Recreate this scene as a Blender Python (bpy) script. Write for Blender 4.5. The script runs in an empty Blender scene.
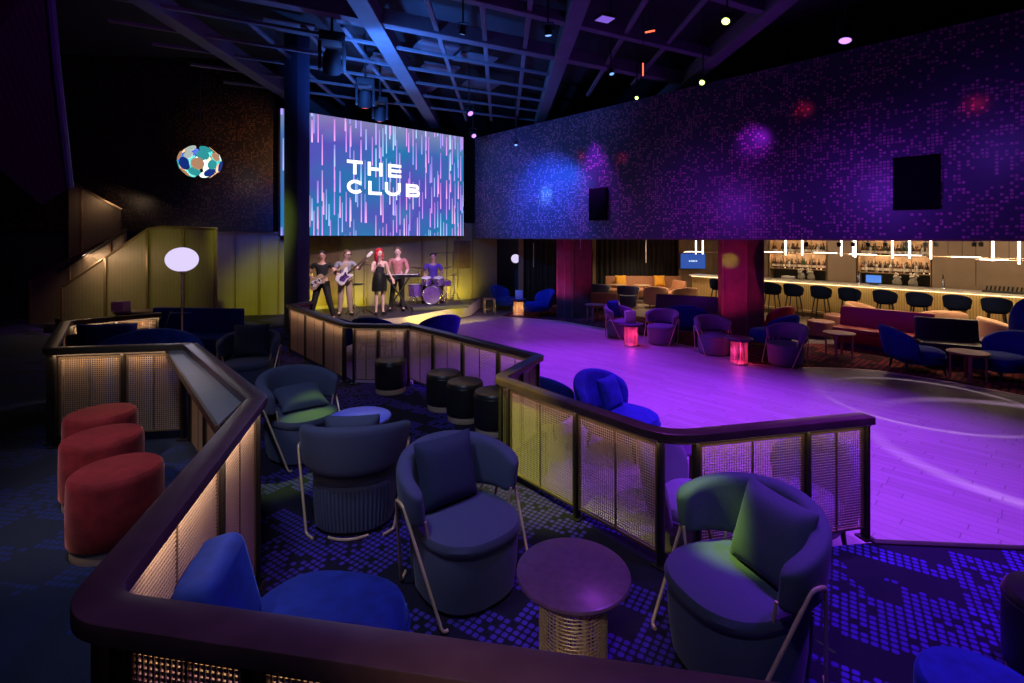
import bpy, bmesh, math, random
from mathutils import Vector, Matrix
random.seed(7)
SC = bpy.context.scene
COL = SC.collection
PI = math.pi
F, HZ, CX, CZ = 505.0, 237.0, 512.0, 2.52          # camera constants used to lay the plan out
Z_DANCE, Z_LOUNGE, Z_TERRACE, Z_STAGE = 0.0, 0.42, 0.68, 0.36

def P(px, py, z):
    y = (CZ - z) * F / (py - HZ)
    return ((px - CX) / F * y, y)
def PX(px, y): return (px - CX) / F * y
def PZ(py, y): return CZ - (py - HZ) / F * y
def R(a): return math.radians(a)
def ray_line(px, A, d):
    k = (px - CX) / F                                # X = k*Y on the ray
    t = (k * A[1] - A[0]) / (d[0] - k * d[1])
    return (A[0] + d[0] * t, A[1] + d[1] * t)

# ------------------------------------------------------------------ materials
def new_mat(name):
    m = bpy.data.materials.new(name); m.use_nodes = True
    nt = m.node_tree
    return m, nt, nt.nodes['Principled BSDF']

def mat(name, col, rough=0.6, metal=0.0, sheen=0.0, vary=0.0, scale=40, bump=0.0, spec=None, sheen_col=None):
    m, nt, b = new_mat(name)
    b.inputs['Base Color'].default_value = (*col, 1)
    b.inputs['Roughness'].default_value = rough
    b.inputs['Metallic'].default_value = metal
    if spec is not None: b.inputs['Specular IOR Level'].default_value = spec
    if sheen:
        b.inputs['Sheen Weight'].default_value = sheen
        b.inputs['Sheen Roughness'].default_value = 0.35
        if sheen_col: b.inputs['Sheen Tint'].default_value = (*sheen_col, 1)
    if vary or bump:
        tc = nt.nodes.new('ShaderNodeTexCoord'); n = nt.nodes.new('ShaderNodeTexNoise')
        n.inputs['Scale'].default_value = scale; n.inputs['Detail'].default_value = 4
        nt.links.new(tc.outputs['Object'], n.inputs['Vector'])
        if vary:
            r = nt.nodes.new('ShaderNodeMapRange')
            r.inputs['From Min'].default_value = 0.3; r.inputs['From Max'].default_value = 0.7
            r.inputs['To Min'].default_value = 1 - vary; r.inputs['To Max'].default_value = 1 + vary
            mx = nt.nodes.new('ShaderNodeVectorMath'); mx.operation = 'SCALE'
            mx.inputs[0].default_value = col
            nt.links.new(n.outputs['Fac'], r.inputs['Value'])
            nt.links.new(r.outputs['Result'], mx.inputs['Scale'])
            nt.links.new(mx.outputs['Vector'], b.inputs['Base Color'])
        if bump:
            bp = nt.nodes.new('ShaderNodeBump'); bp.inputs['Strength'].default_value = bump
            bp.inputs['Distance'].default_value = 0.004
            nt.links.new(n.outputs['Fac'], bp.inputs['Height'])
            nt.links.new(bp.outputs['Normal'], b.inputs['Normal'])
    return m

def emis(name, col, strength):
    m, nt, b = new_mat(name)
    b.inputs['Base Color'].default_value = (0.02, 0.02, 0.02, 1)
    b.inputs['Emission Color'].default_value = (*col, 1)
    b.inputs['Emission Strength'].default_value = strength
    return m

class NT:
    """tiny helper for writing node graphs"""
    def __init__(s, nt): s.nt = nt
    def n(s, t, **k):
        nd = s.nt.nodes.new('ShaderNode' + t)
        for a, v in k.items(): setattr(nd, a, v)
        return nd
    def put(s, sock, v):
        if hasattr(v, 'is_output'): s.nt.links.new(v, sock)
        else: sock.default_value = v
    def m(s, op, a, b=0.0, c=None):
        nd = s.n('Math', operation=op); s.put(nd.inputs[0], a); s.put(nd.inputs[1], b)
        if c is not None: s.put(nd.inputs[2], c)
        return nd.outputs[0]
    def xyz(s, v):
        nd = s.n('SeparateXYZ'); s.put(nd.inputs[0], v); return nd.outputs
    def comb(s, x, y, z=0.0):
        nd = s.n('CombineXYZ'); s.put(nd.inputs[0], x); s.put(nd.inputs[1], y); s.put(nd.inputs[2], z); return nd.outputs[0]
    def white(s, v):
        nd = s.n('TexWhiteNoise', noise_dimensions='3D'); s.put(nd.inputs['Vector'], v); return nd.outputs
    def noise(s, v, scale, detail=3):
        nd = s.n('TexNoise'); s.put(nd.inputs['Vector'], v); nd.inputs['Scale'].default_value = scale
        nd.inputs['Detail'].default_value = detail; return nd.outputs['Fac']
    def mix(s, f, a, b):
        nd = s.n('Mix', data_type='RGBA'); s.put(nd.inputs[0], f)
        s.put(nd.inputs[6], a if hasattr(a, 'is_output') else (*a, 1)); s.put(nd.inputs[7], b if hasattr(b, 'is_output') else (*b, 1))
        return nd.outputs[2]
    def ramp(s, f, stops):
        nd = s.n('ValToRGB'); e = nd.color_ramp.elements
        while len(e) < len(stops): e.new(0.5)
        for el, (p, c) in zip(e, stops): el.position = p; el.color = (*c, 1)
        s.put(nd.inputs[0], f); return nd.outputs[0]
    def obj(s): return s.n('TexCoord').outputs['Object']

def rot2(N, v, a):
    nd = N.n('VectorRotate', rotation_type='Z_AXIS'); N.put(nd.inputs['Vector'], v)
    nd.inputs['Angle'].default_value = a; return nd.outputs[0]

def carpet_mat(name, ground, dots, pitch, block, thresh, ang, gvary=0.5):
    m, nt, b = new_mat(name); N = NT(nt)
    v = rot2(N, N.obj(), ang)
    x, y, _ = N.xyz(v)
    u = N.m('DIVIDE', x, pitch); w = N.m('DIVIDE', y, pitch)
    fu = N.m('SUBTRACT', N.m('FRACT', u), 0.5); fw = N.m('SUBTRACT', N.m('FRACT', w), 0.5)
    au = N.m('ABSOLUTE', fu); aw = N.m('ABSOLUTE', fw)
    rd = N.m('ADD', N.m('POWER', au, 3.0), N.m('POWER', aw, 3.0))
    dn = N.n('MapRange'); N.put(dn.inputs['Value'], rd); dn.inputs['From Min'].default_value = 0.085; dn.inputs['From Max'].default_value = 0.02
    dot = dn.outputs['Result']
    iu = N.m('FLOOR', u); iw = N.m('FLOOR', w)
    bu = N.m('FLOOR', N.m('DIVIDE', iu, block)); bw = N.m('FLOOR', N.m('DIVIDE', iw, block * 0.7))
    blk = N.white(N.comb(bu, bw, 3.0))[0]
    sml = N.white(N.comb(iu, iw, 9.0))[0]
    on = N.m('MULTIPLY', N.m('GREATER_THAN', N.m('ADD', N.m('MULTIPLY', blk, 0.7), N.m('MULTIPLY', N.noise(v, 1.3), 0.5)), thresh), N.m('GREATER_THAN', sml, 0.14))
    f = N.m('MULTIPLY', dot, on)
    f = N.m('MULTIPLY', f, N.m('ADD', 0.35, N.m('MULTIPLY', blk, 0.65)))
    pile = N.noise(v, 160, 2)
    g = N.mix(pile, tuple(c * (1 - gvary) for c in ground), tuple(c * (1 + gvary) for c in ground))
    nt.links.new(N.mix(f, g, dots), b.inputs['Base Color'])
    b.inputs['Roughness'].default_value = 0.95
    b.inputs['Specular IOR Level'].default_value = 0.1
    bp = N.n('Bump'); bp.inputs['Strength'].default_value = 0.4; bp.inputs['Distance'].default_value = 0.004
    nt.links.new(pile, bp.inputs['Height']); nt.links.new(bp.outputs[0], b.inputs['Normal'])
    return m

def parquet_mat():
    m, nt, b = new_mat('dance_floor_parquet'); N = NT(nt)
    v = rot2(N, N.obj(), R(-42))
    x, y, _ = N.xyz(v)
    u = N.m('DIVIDE', x, 0.11); row = N.m('FLOOR', u)
    off = N.white(N.comb(row, 1.0, 2.0))[0]
    w = N.m('ADD', N.m('DIVIDE', y, 0.85), off)
    pl = N.white(N.comb(row, N.m('FLOOR', w), 5.0))[0]
    gx = N.m('LESS_THAN', N.m('ABSOLUTE', N.m('SUBTRACT', N.m('FRACT', u), 0.5)), 0.47)
    gy = N.m('LESS_THAN', N.m('ABSOLUTE', N.m('SUBTRACT', N.m('FRACT', w), 0.5)), 0.494)
    gap = N.m('MULTIPLY', gx, gy)
    st = N.n('Mapping'); st.inputs['Scale'].default_value = (14, 1.1, 1); N.put(st.inputs[0], v)
    grain = N.noise(st.outputs[0], 6, 5)
    tone = N.m('ADD', N.m('MULTIPLY', pl, 0.55), N.m('MULTIPLY', grain, 0.45))
    c = N.mix(tone, (0.25, 0.20, 0.18), (0.36, 0.30, 0.275))
    c = N.mix(gap, (0.17, 0.135, 0.125), c)
    nt.links.new(c, b.inputs['Base Color'])
    rr = N.m('ADD', 0.36, N.m('MULTIPLY', grain, 0.2)); nt.links.new(rr, b.inputs['Roughness'])
    b.inputs['Specular IOR Level'].default_value = 0.35
    bp = N.n('Bump'); bp.inputs['Strength'].default_value = 0.25; bp.inputs['Distance'].default_value = 0.003
    nt.links.new(gap, bp.inputs['Height']); nt.links.new(bp.outputs[0], b.inputs['Normal'])
    return m

def plank_mat(name, c0, c1, wid, length, axis_ang=0.0, rough=0.5):
    m, nt, b = new_mat(name); N = NT(nt)
    v = rot2(N, N.obj(), axis_ang); x, y, z = N.xyz(v)
    u = N.m('DIVIDE', x, wid); w = N.m('DIVIDE', y, length)
    row = N.m('FLOOR', u); w = N.m('ADD', w, N.white(N.comb(row, 0.0, 1.0))[0])
    pl = N.white(N.comb(row, N.m('FLOOR', w), 4.0))[0]
    nt.links.new(N.mix(N.m('ADD', N.m('MULTIPLY', pl, 0.7), N.m('MULTIPLY', N.noise(v, 30), 0.3)), c0, c1), b.inputs['Base Color'])
    b.inputs['Roughness'].default_value = rough
    return m

def slat_mat(name, c0, c1, pitch, metal=0.3, rough=0.45):
    """vertical fine slats along object X, for panels standing in X-Z"""
    m, nt, b = new_mat(name); N = NT(nt)
    v = N.obj(); x, y, z = N.xyz(v)
    fr = N.m('FRACT', N.m('DIVIDE', x, pitch))
    s = N.m('ABSOLUTE', N.m('SUBTRACT', fr, 0.5))
    g = N.noise(v, 3.0)
    nt.links.new(N.mix(N.m('ADD', N.m('MULTIPLY', s, 1.4), N.m('MULTIPLY', g, 0.3)), c0, c1), b.inputs['Base Color'])
    b.inputs['Metallic'].default_value = metal; b.inputs['Roughness'].default_value = rough
    bp = N.n('Bump'); bp.inputs['Strength'].default_value = 0.5; bp.inputs['Distance'].default_value = 0.01
    nt.links.new(s, bp.inputs['Height']); nt.links.new(bp.outputs[0], b.inputs['Normal'])
    return m

def perforated_mat(name, ground, hi, pitch):
    """dark wall cladding with small squares, irregular clusters of them coloured brighter (object X-Z)"""
    m, nt, b = new_mat(name); N = NT(nt)
    x, y, z = N.xyz(N.obj())
    u = N.m('DIVIDE', x, pitch); w = N.m('DIVIDE', z, pitch)
    au = N.m('ABSOLUTE', N.m('SUBTRACT', N.m('FRACT', u), 0.5)); aw = N.m('ABSOLUTE', N.m('SUBTRACT', N.m('FRACT', w), 0.5))
    sq = N.m('MULTIPLY', N.m('LESS_THAN', au, 0.34), N.m('LESS_THAN', aw, 0.34))
    iu = N.m('FLOOR', u); iw = N.m('FLOOR', w)
    r = N.white(N.comb(iu, iw, 1.0))[0]
    blk = N.white(N.comb(N.m('FLOOR', N.m('DIVIDE', iu, 7.0)), N.m('FLOOR', N.m('DIVIDE', iw, 5.0)), 2.0))[0]
    cl = N.noise(N.comb(x, z, 0.0), 0.9, 4)
    f = N.m('GREATER_THAN', N.m('ADD', N.m('MULTIPLY', r, 0.55), N.m('ADD', N.m('MULTIPLY', blk, 0.25), N.m('MULTIPLY', cl, 0.5))), 0.72)
    f = N.m('MULTIPLY', f, sq)
    f = N.m('MULTIPLY', f, N.m('ADD', 0.15, N.m('MULTIPLY', N.m('MULTIPLY', r, r), 0.85)))
    nt.links.new(N.mix(f, ground, hi), b.inputs['Base Color'])
    b.inputs['Roughness'].default_value = 0.42
    b.inputs['Specular IOR Level'].default_value = 0.4
    bp = N.n('Bump'); bp.inputs['Strength'].default_value = 0.3; bp.inputs['Distance'].default_value = 0.01
    nt.links.new(f, bp.inputs['Height']); nt.links.new(bp.outputs[0], b.inputs['Normal'])
    return m

def screen_mat():
    m, nt, b = new_mat('led_screen_picture'); N = NT(nt)
    v = N.obj(); x, y, z = N.xyz(v)
    base = N.ramp(N.m('ADD', N.m('MULTIPLY', N.noise(v, 0.45, 2), 0.9), N.m('MULTIPLY', z, 0.03)),
                  [(0.25, (0.02, 0.22, 0.40)), (0.45, (0.015, 0.13, 0.33)), (0.6, (0.07, 0.06, 0.36)), (0.78, (0.03, 0.17, 0.36))])
    base = N.mix(N.m('MULTIPLY', N.m('GREATER_THAN', z, 2.6), N.m('MULTIPLY', N.m('SUBTRACT', z, 2.6), 0.5)), base, (0.42, 0.25, 0.36))
    tot = None; col = base
    for k, (pit, ln, dens) in enumerate([(0.115, 1.0, 0.50), (0.158, 0.72, 0.62)]):
        u = N.m('ADD', N.m('DIVIDE', x, pit), 0.37 * k); c = N.m('FLOOR', u)
        fr = N.m('ABSOLUTE', N.m('SUBTRACT', N.m('FRACT', u), 0.5))
        w = N.m('ADD', N.m('DIVIDE', z, ln), N.m('MULTIPLY', N.white(N.comb(c, 2.0 + k, 7.0))[0], 9.0))
        cell = N.m('FLOOR', w); fz = N.m('FRACT', w)
        wn = N.white(N.comb(c, cell, 11.0 + k))
        on = N.m('GREATER_THAN', wn[0], dens)
        band = N.m('MULTIPLY', N.m('LESS_THAN', fz, 0.9), N.m('GREATER_THAN', fz, 0.04))
        prof = N.m('LESS_THAN', fr, 0.135)
        fade = N.m('ADD', 0.35, N.m('MULTIPLY', N.m('SUBTRACT', 1.0, fz), 0.75))
        f = N.m('MULTIPLY', N.m('MULTIPLY', on, band), N.m('MULTIPLY', prof, fade))
        hue = N.m('ADD', N.m('MULTIPLY', N.white(N.comb(c, cell, 23.0))[0], 0.55), N.m('MULTIPLY', N.noise(v, 0.5, 1), 0.5))
        sc = N.ramp(hue, [(0.2, (0.45, 0.80, 1.0)), (0.40, (0.34, 0.30, 0.95)), (0.55, (0.72, 0.30, 0.95)), (0.72, (0.95, 0.36, 0.80)), (0.9, (0.7, 0.75, 1.0))])
        col = N.mix(f, col, sc)
    b.inputs['Base Color'].default_value = (0.01, 0.01, 0.01, 1)
    b.inputs['Roughness'].default_value = 0.5
    nt.links.new(col, b.inputs['Emission Color'])
    b.inputs['Emission Strength'].default_value = 1.3
    return m

M = {}
M['fabric'] = mat('blue_grey_wool', (0.070, 0.080, 0.155), 0.9, sheen=0.1, vary=0.18, scale=260, bump=0.25)
M['fabric_dark'] = mat('navy_wool', (0.028, 0.036, 0.085), 0.9, sheen=0.05, vary=0.18, scale=260, bump=0.25)
M['mauve'] = mat('mauve_wool_lit_velvet', (0.17, 0.14, 0.24), 0.9, sheen=0.15, vary=0.15, scale=220, bump=0.2)
M['velvet'] = mat('royal_blue_velvet', (0.008, 0.026, 0.21), 0.8, sheen=0.4, vary=0.25, scale=14, sheen_col=(0.15, 0.3, 1.0), spec=0.2)
M['red_velvet'] = mat('crimson_velvet', (0.21, 0.016, 0.022), 0.8, sheen=0.7, vary=0.3, scale=12, sheen_col=(1.0, 0.35, 0.3), spec=0.2)
M['red_leather'] = mat('red_leather', (0.30, 0.012, 0.02), 0.42, vary=0.1, scale=30)
M['purple_leather'] = mat('plum_leather', (0.055, 0.02, 0.05), 0.4, vary=0.1, scale=30)
M['black_leather'] = mat('black_leather', (0.016, 0.013, 0.016), 0.36, vary=0.15, scale=60, bump=0.1)
M['tan'] = mat('tan_leather', (0.42, 0.19, 0.10), 0.55, vary=0.1, scale=20)
M['beige'] = mat('beige_fabric', (0.60, 0.34, 0.20), 0.85, sheen=0.2, vary=0.1, scale=120)
M['brown'] = mat('brown_leather', (0.20, 0.075, 0.05), 0.5, vary=0.12, scale=20)
M['mustard'] = mat('mustard_cloth', (0.75, 0.36, 0.03), 0.85, vary=0.1, scale=60)
M['gold'] = mat('brushed_brass', (0.78, 0.56, 0.36), 0.38, 0.45, vary=0.06, scale=60)
M['bronze'] = mat('bronze_metal', (0.22, 0.15, 0.095), 0.42, 0.7, vary=0.12, scale=20)
M['mesh'] = mat('woven_bronze_wire', (0.52, 0.38, 0.27), 0.42, 0.35)
M['cap'] = mat('walnut_rail', (0.075, 0.034, 0.042), 0.28, vary=0.2, scale=9, spec=0.5)
M['post'] = mat('dark_bronze_post', (0.035, 0.028, 0.024), 0.42, 0.5)
M['ledge'] = mat('grey_ledge_laminate', (0.19, 0.17, 0.17), 0.38, vary=0.05, scale=12)
M['table_dark'] = mat('dark_stone_top', (0.10, 0.045, 0.125), 0.30, vary=0.2, scale=30)
M['pink_wood'] = mat('rosewood_lacquer', (0.36, 0.12, 0.10), 0.4, vary=0.15, scale=14)
M['black'] = mat('matt_black', (0.012, 0.012, 0.014), 0.55)
M['speaker_black'] = mat('speaker_cloth', (0.003, 0.003, 0.004), 0.95, spec=0.05)
M['near_black'] = mat('charcoal_paint', (0.02, 0.02, 0.025), 0.7)
M['ceiling'] = mat('ceiling_black', (0.022, 0.022, 0.028), 0.8, vary=0.2, scale=2)
M['beam'] = mat('beam_paint', (0.13, 0.13, 0.15), 0.6, vary=0.1, scale=4)
M['navy_column'] = mat('navy_column_paint', (0.035, 0.05, 0.10), 0.5, vary=0.1, scale=3)
M['dark_wood'] = mat('dark_walnut', (0.085, 0.042, 0.03), 0.5, vary=0.3, scale=5)
M['wood'] = mat('oak_panel', (0.30, 0.19, 0.11), 0.5, vary=0.15, scale=4)
M['brass_dark'] = slat_mat('fluted_brass_front', (0.30, 0.20, 0.08), (0.62, 0.45, 0.20), 0.06, 0.5, 0.4)
M['bronze_panel'] = slat_mat('ribbed_bronze_cladding', (0.10, 0.078, 0.055), (0.26, 0.20, 0.14), 0.03, 0.25, 0.5)
M['curtain'] = slat_mat('charcoal_drape', (0.016, 0.016, 0.02), (0.045, 0.042, 0.045), 0.16, 0.0, 0.85)
M['bar_wall'] = mat('taupe_panel', (0.36, 0.26, 0.19), 0.6, vary=0.08, scale=3)
M['marble'] = mat('pale_counter_stone', (0.42, 0.40, 0.38), 0.3, vary=0.2, scale=6)
M['perf'] = perforated_mat('studded_cladding_glints', (0.045, 0.042, 0.07), (0.50, 0.17, 0.26), 0.055)  # reddish squares paint glints of reflected light into the wall colour
M['perf_left'] = perforated_mat('studded_brown_cladding', (0.012, 0.010, 0.011), (0.10, 0.055, 0.035), 0.048)
M['soffit'] = slat_mat('ribbed_soffit', (0.020, 0.012, 0.022), (0.045, 0.026, 0.045), 0.07, 0.0, 0.6)
M['carpet'] = carpet_mat('lounge_carpet', (0.012, 0.011, 0.026), (0.060, 0.035, 0.36), 0.043, 7, 0.525, R(33))
M['carpet_dark'] = carpet_mat('terrace_carpet', (0.020, 0.026, 0.05), (0.022, 0.032, 0.16), 0.045, 9, 0.62, R(8))
M['carpet_red'] = carpet_mat('bar_carpet', (0.05, 0.012, 0.018), (0.34, 0.05, 0.05), 0.10, 4, 0.52, R(47))
M['parquet'] = parquet_mat()
M['bar_floor'] = plank_mat('bar_floor_planks', (0.10, 0.075, 0.065), (0.20, 0.155, 0.13), 0.12, 1.2, R(-42), 0.4)
M['stage_top'] = mat('stage_black_deck', (0.04, 0.035, 0.045), 0.5, vary=0.2, scale=6)
M['stage_front'] = mat('stage_fascia', (0.50, 0.42, 0.28), 0.5)
M['screen'] = screen_mat()
M['letters'] = emis('led_letters', (1.0, 0.96, 1.0), 1.7)
M['glow_warm'] = emis('warm_led', (1.0, 0.68, 0.36), 4.0)
M['glow_white'] = emis('warm_white_tube', (1.0, 0.84, 0.64), 6.0)
M['globe'] = emis('opal_globe', (0.76, 0.66, 0.98), 1.0)
M['stool_navy'] = mat('ink_navy_wool', (0.004, 0.008, 0.030), 0.95, vary=0.1, scale=200, spec=0.1)
M['lens_purple'] = emis('purple_lens', (0.52, 0.24, 1.0), 1.9)
M['lens_green'] = emis('lime_lens', (0.7, 1.0, 0.2), 4.0)
M['lens_red'] = emis('red_lens', (1.0, 0.12, 0.06), 2.5)
M['lens_blue'] = emis('blue_lens', (0.2, 0.4, 1.0), 1.5)
M['tv'] = emis('blue_tv_picture', (0.03, 0.12, 0.55), 0.7)
M['tv_text'] = emis('tv_caption', (0.7, 0.85, 1.0), 1.2)
M['pos_blue'] = emis('till_picture', (0.08, 0.28, 0.9), 0.9)
M['skin'] = mat('skin', (0.62, 0.36, 0.26), 0.55)
M['skin_pale'] = mat('fair_skin', (0.76, 0.50, 0.42), 0.5)
M['hair_dark'] = mat('dark_hair', (0.02, 0.014, 0.012), 0.5, bump=0.3)
M['hair_red'] = mat('red_hair', (0.52, 0.015, 0.03), 0.45, vary=0.3, bump=0.4)
M['hair_brown'] = mat('brown_hair', (0.16, 0.09, 0.05), 0.5, bump=0.3)
M['cloth_black'] = mat('black_cloth', (0.012, 0.012, 0.014), 0.8)
M['skirt'] = mat('black_leather_skirt', (0.010, 0.012, 0.010), 0.32)
M['cloth_grey'] = mat('grey_blue_shirt', (0.32, 0.34, 0.40), 0.8, vary=0.2, scale=20)
M['cloth_khaki'] = mat('khaki_cloth', (0.42, 0.30, 0.22), 0.8)
M['cloth_pink'] = mat('checked_pink_shirt', (0.50, 0.20, 0.19), 0.8, vary=0.3, scale=40)
M['cloth_purple'] = mat('violet_shirt', (0.12, 0.06, 0.42), 0.8)
M['shoe'] = mat('dark_shoe', (0.02, 0.016, 0.014), 0.5)
M['white_lacquer'] = mat('white_lacquer', (0.82, 0.80, 0.78), 0.25)
M['amber_wood'] = mat('pale_guitar_wood', (0.46, 0.33, 0.20), 0.3, vary=0.15, scale=8)
M['chrome'] = mat('chrome', (0.75, 0.75, 0.78), 0.18, 1.0)
M['drum_shell'] = mat('violet_drum_shell', (0.14, 0.06, 0.30), 0.25, vary=0.2, scale=10)
M['drum_head'] = mat('drum_skin', (0.70, 0.68, 0.70), 0.5)
M['cymbal'] = mat('cymbal_bronze', (0.65, 0.47, 0.20), 0.28, 1.0)
M['glass_dark'] = mat('dark_bottle_glass', (0.03, 0.014, 0.010), 0.12)
M['glass_green'] = mat('green_bottle_glass', (0.02, 0.045, 0.015), 0.12)
M['glass_amber'] = mat('amber_bottle_glass', (0.10, 0.035, 0.010), 0.12)
M['glass_clear'] = mat('clear_bottle_glass', (0.30, 0.28, 0.25), 0.12)
M['paper'] = mat('cream_paper', (0.62, 0.56, 0.50), 0.8)
M['label_white'] = mat('white_plastic', (0.7, 0.7, 0.7), 0.5)
M['disc_teal'] = mat('teal_glass_disc', (0.05, 0.32, 0.34), 0.15)
M['disc_blue'] = mat('cobalt_glass_disc', (0.02, 0.05, 0.36), 0.15)
M['disc_amber'] = mat('amber_glass_disc', (0.55, 0.30, 0.16), 0.15)
M['disc_clear'] = mat('milky_glass_disc', (0.60, 0.66, 0.60), 0.15)
for k, c in (('disc_teal', (0.05, 0.55, 0.55)), ('disc_blue', (0.01, 0.05, 0.35)), ('disc_amber', (0.8, 0.42, 0.22)), ('disc_clear', (0.75, 0.9, 0.8))):
    b = M[k].node_tree.nodes['Principled BSDF']; b.inputs['Emission Color'].default_value = (*c, 1); b.inputs['Emission Strength'].default_value = 0.55  # own glow on the discs stands in for bulb light through glass

# ------------------------------------------------------------------ mesh builder
class MB:
    def __init__(s): s.v = []; s.f = []
    def add(s, vs, fs):
        o = len(s.v); s.v += [tuple(p) for p in vs]; s.f += [tuple(i + o for i in f) for f in fs]; return s
    def box(s, c, d, rz=0.0, M4=None):
        x, y, z = d[0] / 2, d[1] / 2, d[2] / 2
        pts = [Vector((a * x, b * y, e * z)) for a in (-1, 1) for b in (-1, 1) for e in (-1, 1)]
        m = Matrix.Rotation(rz, 3, 'Z') if M4 is None else M4
        pts = [m @ p + Vector(c) for p in pts]
        return s.add(pts, [(0, 1, 3, 2), (4, 6, 7, 5), (0, 4, 5, 1), (2, 3, 7, 6), (0, 2, 6, 4), (1, 5, 7, 3)])
    def prism(s, poly, z0, z1):
        n = len(poly)
        a = sum(poly[i][0] * poly[(i + 1) % n][1] - poly[(i + 1) % n][0] * poly[i][1] for i in range(n))
        if a < 0: poly = poly[::-1]
        vs = [(p[0], p[1], z0) for p in poly] + [(p[0], p[1], z1) for p in poly]
        return s.add(vs, [tuple(range(n))[::-1], tuple(range(n, 2 * n))] + [(i, (i + 1) % n, n + (i + 1) % n, n + i) for i in range(n)])
    def loft(s, rings, cap=True, closed=True):
        n = len(rings[0]); vs = [p for r in rings for p in r]; fs = []
        for k in range(len(rings) - 1):
            for i in range(n if closed else n - 1):
                j = (i + 1) % n
                fs.append((k * n + i, k * n + j, (k + 1) * n + j, (k + 1) * n + i))
        if cap:
            fs.append(tuple(range(n))[::-1]); fs.append(tuple(range((len(rings) - 1) * n, len(rings) * n)))
        return s.add(vs, fs)
    def lathe(s, prof, n=32, c=(0, 0, 0), sx=1.0, sy=1.0, p=2.0, rot=None):
        """profile of (radius, z); p > 2 squares the section off"""
        rings = []
        for r, z in prof:
            ring = []
            for i in range(n):
                a = 2 * PI * i / n; ca, sa = math.cos(a), math.sin(a)
                k = (abs(ca) ** p + abs(sa) ** p) ** (-1 / p)
                q = Vector((r * k * ca * sx, r * k * sa * sy, z))
                if rot is not None: q = rot @ q
                ring.append(q + Vector(c))
            rings.append(ring)
        return s.loft(rings)
    def tube(s, path, r, n=8, closed=False, r2=None):
        pts = [Vector(p) for p in path]; k = len(pts); rings = []
        prev = None
        for i, p in enumerate(pts):
            if closed: t = pts[(i + 1) % k] - pts[i - 1]
            else: t = pts[min(i + 1, k - 1)] - pts[max(i - 1, 0)]
            t.normalize()
            if prev is None:
                up = Vector((0, 0, 1)) if abs(t.z) < 0.9 else Vector((1, 0, 0))
                a = t.cross(up).normalized()
            else:
                a = (prev - t * prev.dot(t)).normalized()
            prev = a; b = t.cross(a)
            rr = r if r2 is None else r + (r2 - r) * i / max(1, k - 1)
            rings.append([p + a * (rr * math.cos(2 * PI * j / n)) + b * (rr * math.sin(2 * PI * j / n)) for j in range(n)])
        if closed:
            rings.append(rings[0]); return s.loft(rings, cap=False)
        return s.loft(rings)
    def ball(s, c, rad, n=16, m=10, rot=None):
        rad = rad if hasattr(rad, '__len__') else (rad,) * 3
        rings = []
        for k in range(m + 1):
            th = PI * (k + 0.02) / (m + 0.04); z = -math.cos(th); q = math.sin(th)
            ring = []
            for i in range(n):
                v = Vector((rad[0] * q * math.cos(2 * PI * i / n), rad[1] * q * math.sin(2 * PI * i / n), rad[2] * z))
                if rot is not None: v = rot @ v
                ring.append(v + Vector(c))
            rings.append(ring)
        return s.loft(rings)
    def cushion(s, c, w, d, h, rot=None, n=12):
        """soft pillow: w x d square, puffed to h in the middle, pinched corners"""
        g = []
        for sgn in (1, -1):
            for i in range(n + 1):
                for j in range(n + 1):
                    u, v = 2 * i / n - 1, 2 * j / n - 1
                    e = max(0.0, (1 - u ** 4) * (1 - v ** 4)) ** 0.55
                    pin = 1 - 0.07 * (1 - abs(u) ** 2 * 0.0) * (1 - v * v) * (u * u) - 0.0
                    pin2 = 1 - 0.07 * (1 - u * u) * (v * v)
                    q = Vector((u * w / 2 * pin, v * d / 2 * pin2, sgn * (h / 2 * e + 0.004)))
                    if rot is not None: q = rot @ q
                    g.append(q + Vector(c))
        N = (n + 1) ** 2; fs = []
        for i in range(n):
            for j in range(n):
                a = i * (n + 1) + j
                fs.append((a, a + n + 1, a + n + 2, a + 1)); fs.append((N + a, N + a + 1, N + a + n + 2, N + a + n + 1))
        edge = [(i, 0) for i in range(n)] + [(n, j) for j in range(n)] + [(i, n) for i in range(n, 0, -1)] + [(0, j) for j in range(n, 0, -1)]
        ids = [i * (n + 1) + j for i, j in edge]
        for k in range(len(ids)):
            a, b = ids[k], ids[(k + 1) % len(ids)]
            fs.append((a, b, N + b, N + a))
        return s.add(g, fs)
    def build(s, name, m, parent=None, loc=None, rz=0.0, smooth=35, bevel=0.0, seg=2, sub=0):
        me = bpy.data.meshes.new(name)
        bm = bmesh.new()
        vs = [bm.verts.new(p) for p in s.v]
        for f in s.f:
            try: bm.faces.new([vs[i] for i in f])
            except ValueError: pass
        bmesh.ops.recalc_face_normals(bm, faces=bm.faces)
        if bevel:
            es = [e for e in bm.edges if len(e.link_faces) == 2 and e.calc_face_angle(0) > 0.5]
            bmesh.ops.bevel(bm, geom=es, offset=bevel, segments=seg, profile=0.5, affect='EDGES', clamp_overlap=True)
        bm.to_mesh(me); bm.free()
        if smooth:
            for p in me.polygons: p.use_smooth = True
            me.set_sharp_from_angle(angle=R(smooth))
        mm = M[m] if isinstance(m, str) else m
        me.materials.append(mm)
        o = bpy.data.objects.new(name, me); COL.objects.link(o)
        if parent is not None: o.parent = parent
        if loc is not None: o.location = loc
        o.rotation_euler.z = rz
        if sub:
            q = o.modifiers.new('subdivision', 'SUBSURF'); q.levels = sub; q.render_levels = sub
        return o

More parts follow.
